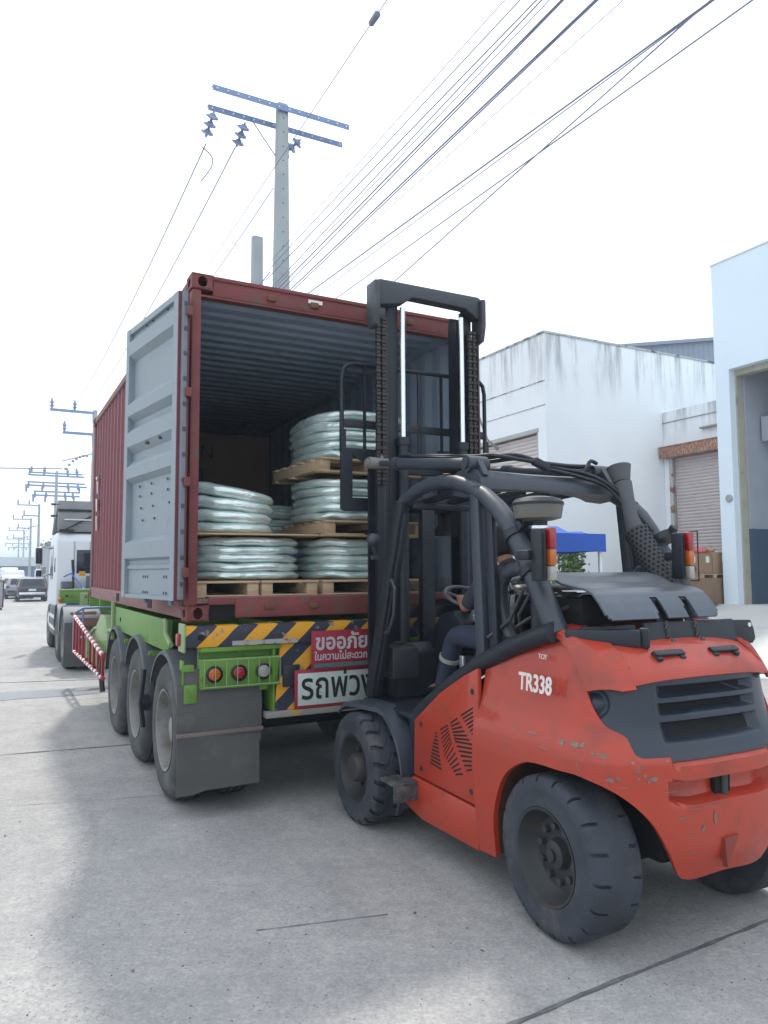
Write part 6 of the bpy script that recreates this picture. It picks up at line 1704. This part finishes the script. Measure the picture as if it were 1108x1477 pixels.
ch = MB(); ch.prism([(-.53, 3.78), (-.53, 3.955), (-.495, 3.99), (.43, 3.99), (.465, 3.955), (.465, 3.82), (.41, 3.80), (.30, 3.875), (-.20, 3.885), (-.27, 3.83), (-.40, 3.80)], 'Y', 2.13, 2.24, .012)
for sd in (-1, 1): ch.prism([(2.10, 3.965), (2.26, 3.965), (2.26, 3.72), (2.22, 3.60), (2.13, 3.62), (2.10, 3.74)], 'X', (-.548 if sd < 0 else .436), (-.502 if sd < 0 else .478), .008)
K(ch, 'crosshead', mat('crosshead_grey', (.055, .062, .075), .5, var=.2, dirt=(.16, .17, .2), dscale=4, dthr=.62, dsoft=.1))
m = MB(); m.bb(-.42, .42, 2.34, 2.38, 2.50, 2.62, .006); m.bb(-.42, .42, 2.34, 2.38, 1.35, 1.45, .006); m.bb(-.42, .42, 2.2, 2.36, .30, .50, .01); islands(m, 'mast_crossbar', DARK, fk)
m = MB(); m.bb(-.06, .06, 2.26, 2.33, .5, 2.45, .01); K(m, 'centre_cylinder', DARK)
# carriage, load guard and forks
Yc = 2.44
cg = MB(); cg.bb(-.66, .66, Yc, Yc+.045, 2.62, 2.70, .005); cg.bb(-.66, .66, Yc, Yc+.045, 2.20, 2.28, .005); cg = K(cg, 'fork_carriage', DARK)
for sd in (-1, 1):
    m = MB(); a = sd
    m.prism([(a*.70, 2.21), (a*.70, 2.84), (a*.655, 2.84), (a*.655, 2.68), (a*.60, 2.66), (a*.60, 2.30), (a*.46, 2.30), (a*.46, 2.42), (a*.40, 2.44), (a*.36, 2.44), (a*.36, 2.20), (a*.66, 2.19)], 'Y', Yc-.03, Yc-.012); K(m, 'side_plate', DARK)
    m = MB(); m.prism([(a*.66, 2.685), (a*.36, 2.685), (a*.36, 2.50), (a*.53, 2.60)], 'Y', Yc-.032, Yc-.012); m.cyl((a*.66, Yc-.035, 2.255), (a*.66, Yc-.028, 2.255), .022, 14); K(m, 'side_gusset', DARK)
m = MB(); m.tube([(-.68, Yc, 2.66), (-.68, Yc, 3.26), (-.665, Yc, 3.33), (-.63, Yc, 3.365), (-.57, Yc, 3.38), (.57, Yc, 3.38), (.63, Yc, 3.365), (.665, Yc, 3.33), (.68, Yc, 3.26), (.68, Yc, 2.66)], .018, 10); lg = K(m, 'load_guard', DARK, None, 60)
m = MB(); m.bb(-.68, .68, Yc-.008, Yc+.008, 2.86, 2.925, .003); K(m, 'guard_crossbar', DARK, lg)
for x in (-.48, -.20, .02, .24, .48):
    m = MB(); m.bb(x-.011, x+.011, Yc-.008, Yc+.008, 2.70, 3.37); K(m, 'guard_bar', DARK, lg)
for x in (-.28, .30):
    m = MB(); m.prism([(Yc+.046, 2.74), (Yc+.046, 2.06), (Yc+.075, 2.02), (Yc+1.10, 2.045), (Yc+1.12, 2.055), (Yc+1.1, 2.06), (Yc+.12, 2.075), (Yc+.09, 2.11), (Yc+.09, 2.74)], 'X', x-.055, x+.055, .004); K(m, 'fork', DARK)

# ================================================================== DRIVER (own empty-free mesh; forklift axes for placing)
def fpt(p): return Vector(p)
def skin_mesh(chains, name, material, parent=None, sub=2):
    """grow one continuous surface from connected joints; chains: list of [(point, radius), ...]; equal points are shared"""
    me = bpy.data.meshes.new('sk'); vs = []; rs = []; es = []; idx = {}
    def vid(p, r):
        k = tuple(round(c, 4) for c in p)
        if k not in idx: idx[k] = len(vs); vs.append(p); rs.append(r)
        return idx[k]
    for ch_ in chains:
        pr_ = None
        for p, r in ch_:
            i = vid(p, r)
            if pr_ is not None and pr_ != i: es.append((pr_, i))
            pr_ = i
    me.from_pydata(vs, es, [])
    o = bpy.data.objects.new('sk', me); SC.collection.objects.link(o)
    md = o.modifiers.new('s', 'SKIN'); md.use_smooth_shade = True
    for i, r in enumerate(rs):
        rr = r if isinstance(r, tuple) else (r, r)
        me.skin_vertices[0].data[i].radius = rr
    me.skin_vertices[0].data[0].use_root = True
    s2 = o.modifiers.new('u', 'SUBSURF'); s2.levels = sub; s2.render_levels = sub
    dg = bpy.context.evaluated_depsgraph_get()
    nm = bpy.data.meshes.new_from_object(o.evaluated_get(dg)); bpy.data.objects.remove(o)
    nm.materials.clear(); nm.materials.append(material); nm.name = name
    for p in nm.polygons: p.use_smooth = True
    q = bpy.data.objects.new(name, nm); SC.collection.objects.link(q)
    if parent: q.parent = parent
    return q
hip = (0.0, 1.10, 1.27); wst = (0.0, 1.11, 1.42); chs = (0.0, 1.16, 1.62); nk = (-.005, 1.215, 1.765); hd0 = (-.01, 1.245, 1.825)
LS, RS = (-.19, 1.17, 1.70), (.19, 1.17, 1.70)
LE, RE = (-.27, 1.33, 1.475), (.25, 1.36, 1.47)
LW, RW = (-.165, 1.525, 1.50), (.11, 1.50, 1.42)
LH, RH = (-.15, 1.575, 1.525), (.10, 1.56, 1.44)
LHp, RHp = (-.10, 1.15, 1.24), (.10, 1.15, 1.24)
LK, RK = (-.165, 1.62, 1.27), (.16, 1.66, 1.26)
LA, RA = (-.165, 1.80, .90), (.16, 1.84, .90)
LT, RT = (-.175, 1.97, .845), (.165, 2.0, .845)
head = [(nk, .060), (hd0, .058), ((-.012, 1.275, 1.862), .084), ((-.015, 1.282, 1.925), (.088, .100)), ((-.015, 1.272, 1.99), (.078, .090)), ((-.015, 1.268, 2.03), .040)]
chains = [[(hip, .12), (wst, .115), (chs, .125), ((0, 1.19, 1.715), .075), (nk, .052)], head,
          [(chs, .125), (LS, .055), (LE, .040), (LW, .026), (LH, (.036, .020))], [(chs, .125), (RS, .055), (RE, .040), (RW, .026), (RH, (.036, .020))],
          [(hip, .12), (LHp, .088), (LK, .060), (LA, .038), (LT, .034)], [(hip, .12), (RHp, .088), (RK, .060), (RA, .038), (RT, .034)]]
drv = skin_mesh(chains, 'person', SKIN)
# nose, ears, chin, brow and fingers are fused into the body mesh
ex_ = MB(); ex_.bm.from_mesh(drv.data)
ex_.sphere((-.018, 1.385, 1.915), .014, (1, 1.1, 1.6), 10, 8); ex_.sphere((-.016, 1.345, 1.84), .032, (1.1, .8, .8), 12, 8)
for sd in (-1, 1): ex_.sphere((-.015+sd*.092, 1.275, 1.905), .026, (.35, .8, 1.25), 12, 8); ex_.sphere((-.028+sd*.034, 1.362, 1.94), .012, (1, .6, .7), 10, 6)
for i in range(5):
    ex_.tube([(-.150+.0, 1.575+.004*i, 1.53), (-.135-.017*(i-2)*.6, 1.60, 1.545), (-.12-.02*(i-2)*.8, 1.605, 1.525), (-.12-.02*(i-2)*.7, 1.590, 1.508)], [.011, .010, .009, .008], 8)
    ex_.tube([(.10, 1.56, 1.44), (.09+.018*(i-2), 1.60, 1.44), (.09+.019*(i-2), 1.61, 1.42), (.09+.019*(i-2), 1.595, 1.405)], [.011, .010, .009, .008], 8)
for p in ex_.bm.faces: p.smooth = True
ex_.bm.to_mesh(drv.data); ex_.bm.free()
drv.location = FO; drv.rotation_euler = (0, 0, FPHI)
tag(drv, 'black-haired driver in navy trousers seated in the forklift with hands on the wheel', 'person')
m = MB(); m.sphere((-.013, 1.262, 1.935), .112, (1.0, 1.03, 1.22), 32, 22)
m.warp(lambda c: (lambda d, k: Vector((-.013, 1.262, 1.935)) + d*(k))((c - Vector((-.013, 1.262, 1.935))), 1 + .06*mnoise.noise(c*38) - (.45 if (c.y > 1.315 and c.z < 1.975) else 0)))
m.build('hair', HAIR, drv)
skin_mesh([[((0, 1.10, 1.31), .140), (wst, .132), (chs, .140), ((0, 1.19, 1.715), .082), ((-.004, 1.205, 1.755), .066), ((-.008, 1.225, 1.80), .064)], [(chs, .140), (LS, .070), ((-.235, 1.255, 1.58), .058), (LE, .054)], [(chs, .140), (RS, .070), ((.225, 1.27, 1.58), .058), (RE, .054)]], 'shirt', SHIRT, drv)
skin_mesh([[((0, 1.10, 1.30), .132), (hip, .135), (LHp, .100), ((-.14, 1.40, 1.275), .088), (LK, .078), ((-.165, 1.71, 1.09), .070), (LA, .062), ((-.165, 1.81, .875), .060)], [(hip, .135), (RHp, .100), ((.14, 1.42, 1.27), .088), (RK, .078), ((.16, 1.75, 1.08), .070), (RA, .062), ((.16, 1.85, .875), .060)]], 'trousers', TROUS, drv)
for s_, A_, B_ in ((-1, LK, LA), (1, RK, RA)):
    a = Vector(A_); b_ = Vector(B_); c = a.lerp(b_, .45); d = (b_-a).normalized()
    m = MB(); m.tube([c-d*.014, c+d*.014], .0765, 20); m.build('reflective_band', BAND, drv)
    x = A_[0]
    skin_mesh([[((x, B_[1]+.0, .93), .060), ((x, B_[1]-.01, .865), .062), ((x, B_[1]+.08, .85), (.056, .045)), ((x, B_[1]+.20, .84), (.052, .036))]], 'shoe', BLACKP, drv)

# ------------------------------------------------------------------ air
HZ = bpy.data.materials.new('haze_air'); HZ.use_nodes = True
n_ = HZ.node_tree.nodes; n_.clear()
ou = n_.new('ShaderNodeOutputMaterial'); pv = n_.new('ShaderNodeVolumePrincipled')
pv.inputs['Color'].default_value = (.72, .86, 1.0, 1); pv.inputs['Density'].default_value = 0.0020
HZ.node_tree.links.new(pv.outputs[0], ou.inputs['Volume'])
HAZE = True
if HAZE:
    m = MB(); m.bb(-905, 905, -305, 1505, -1.2, 19); hz = m.build('haze', HZ); hz['kind'] = 'stuff'
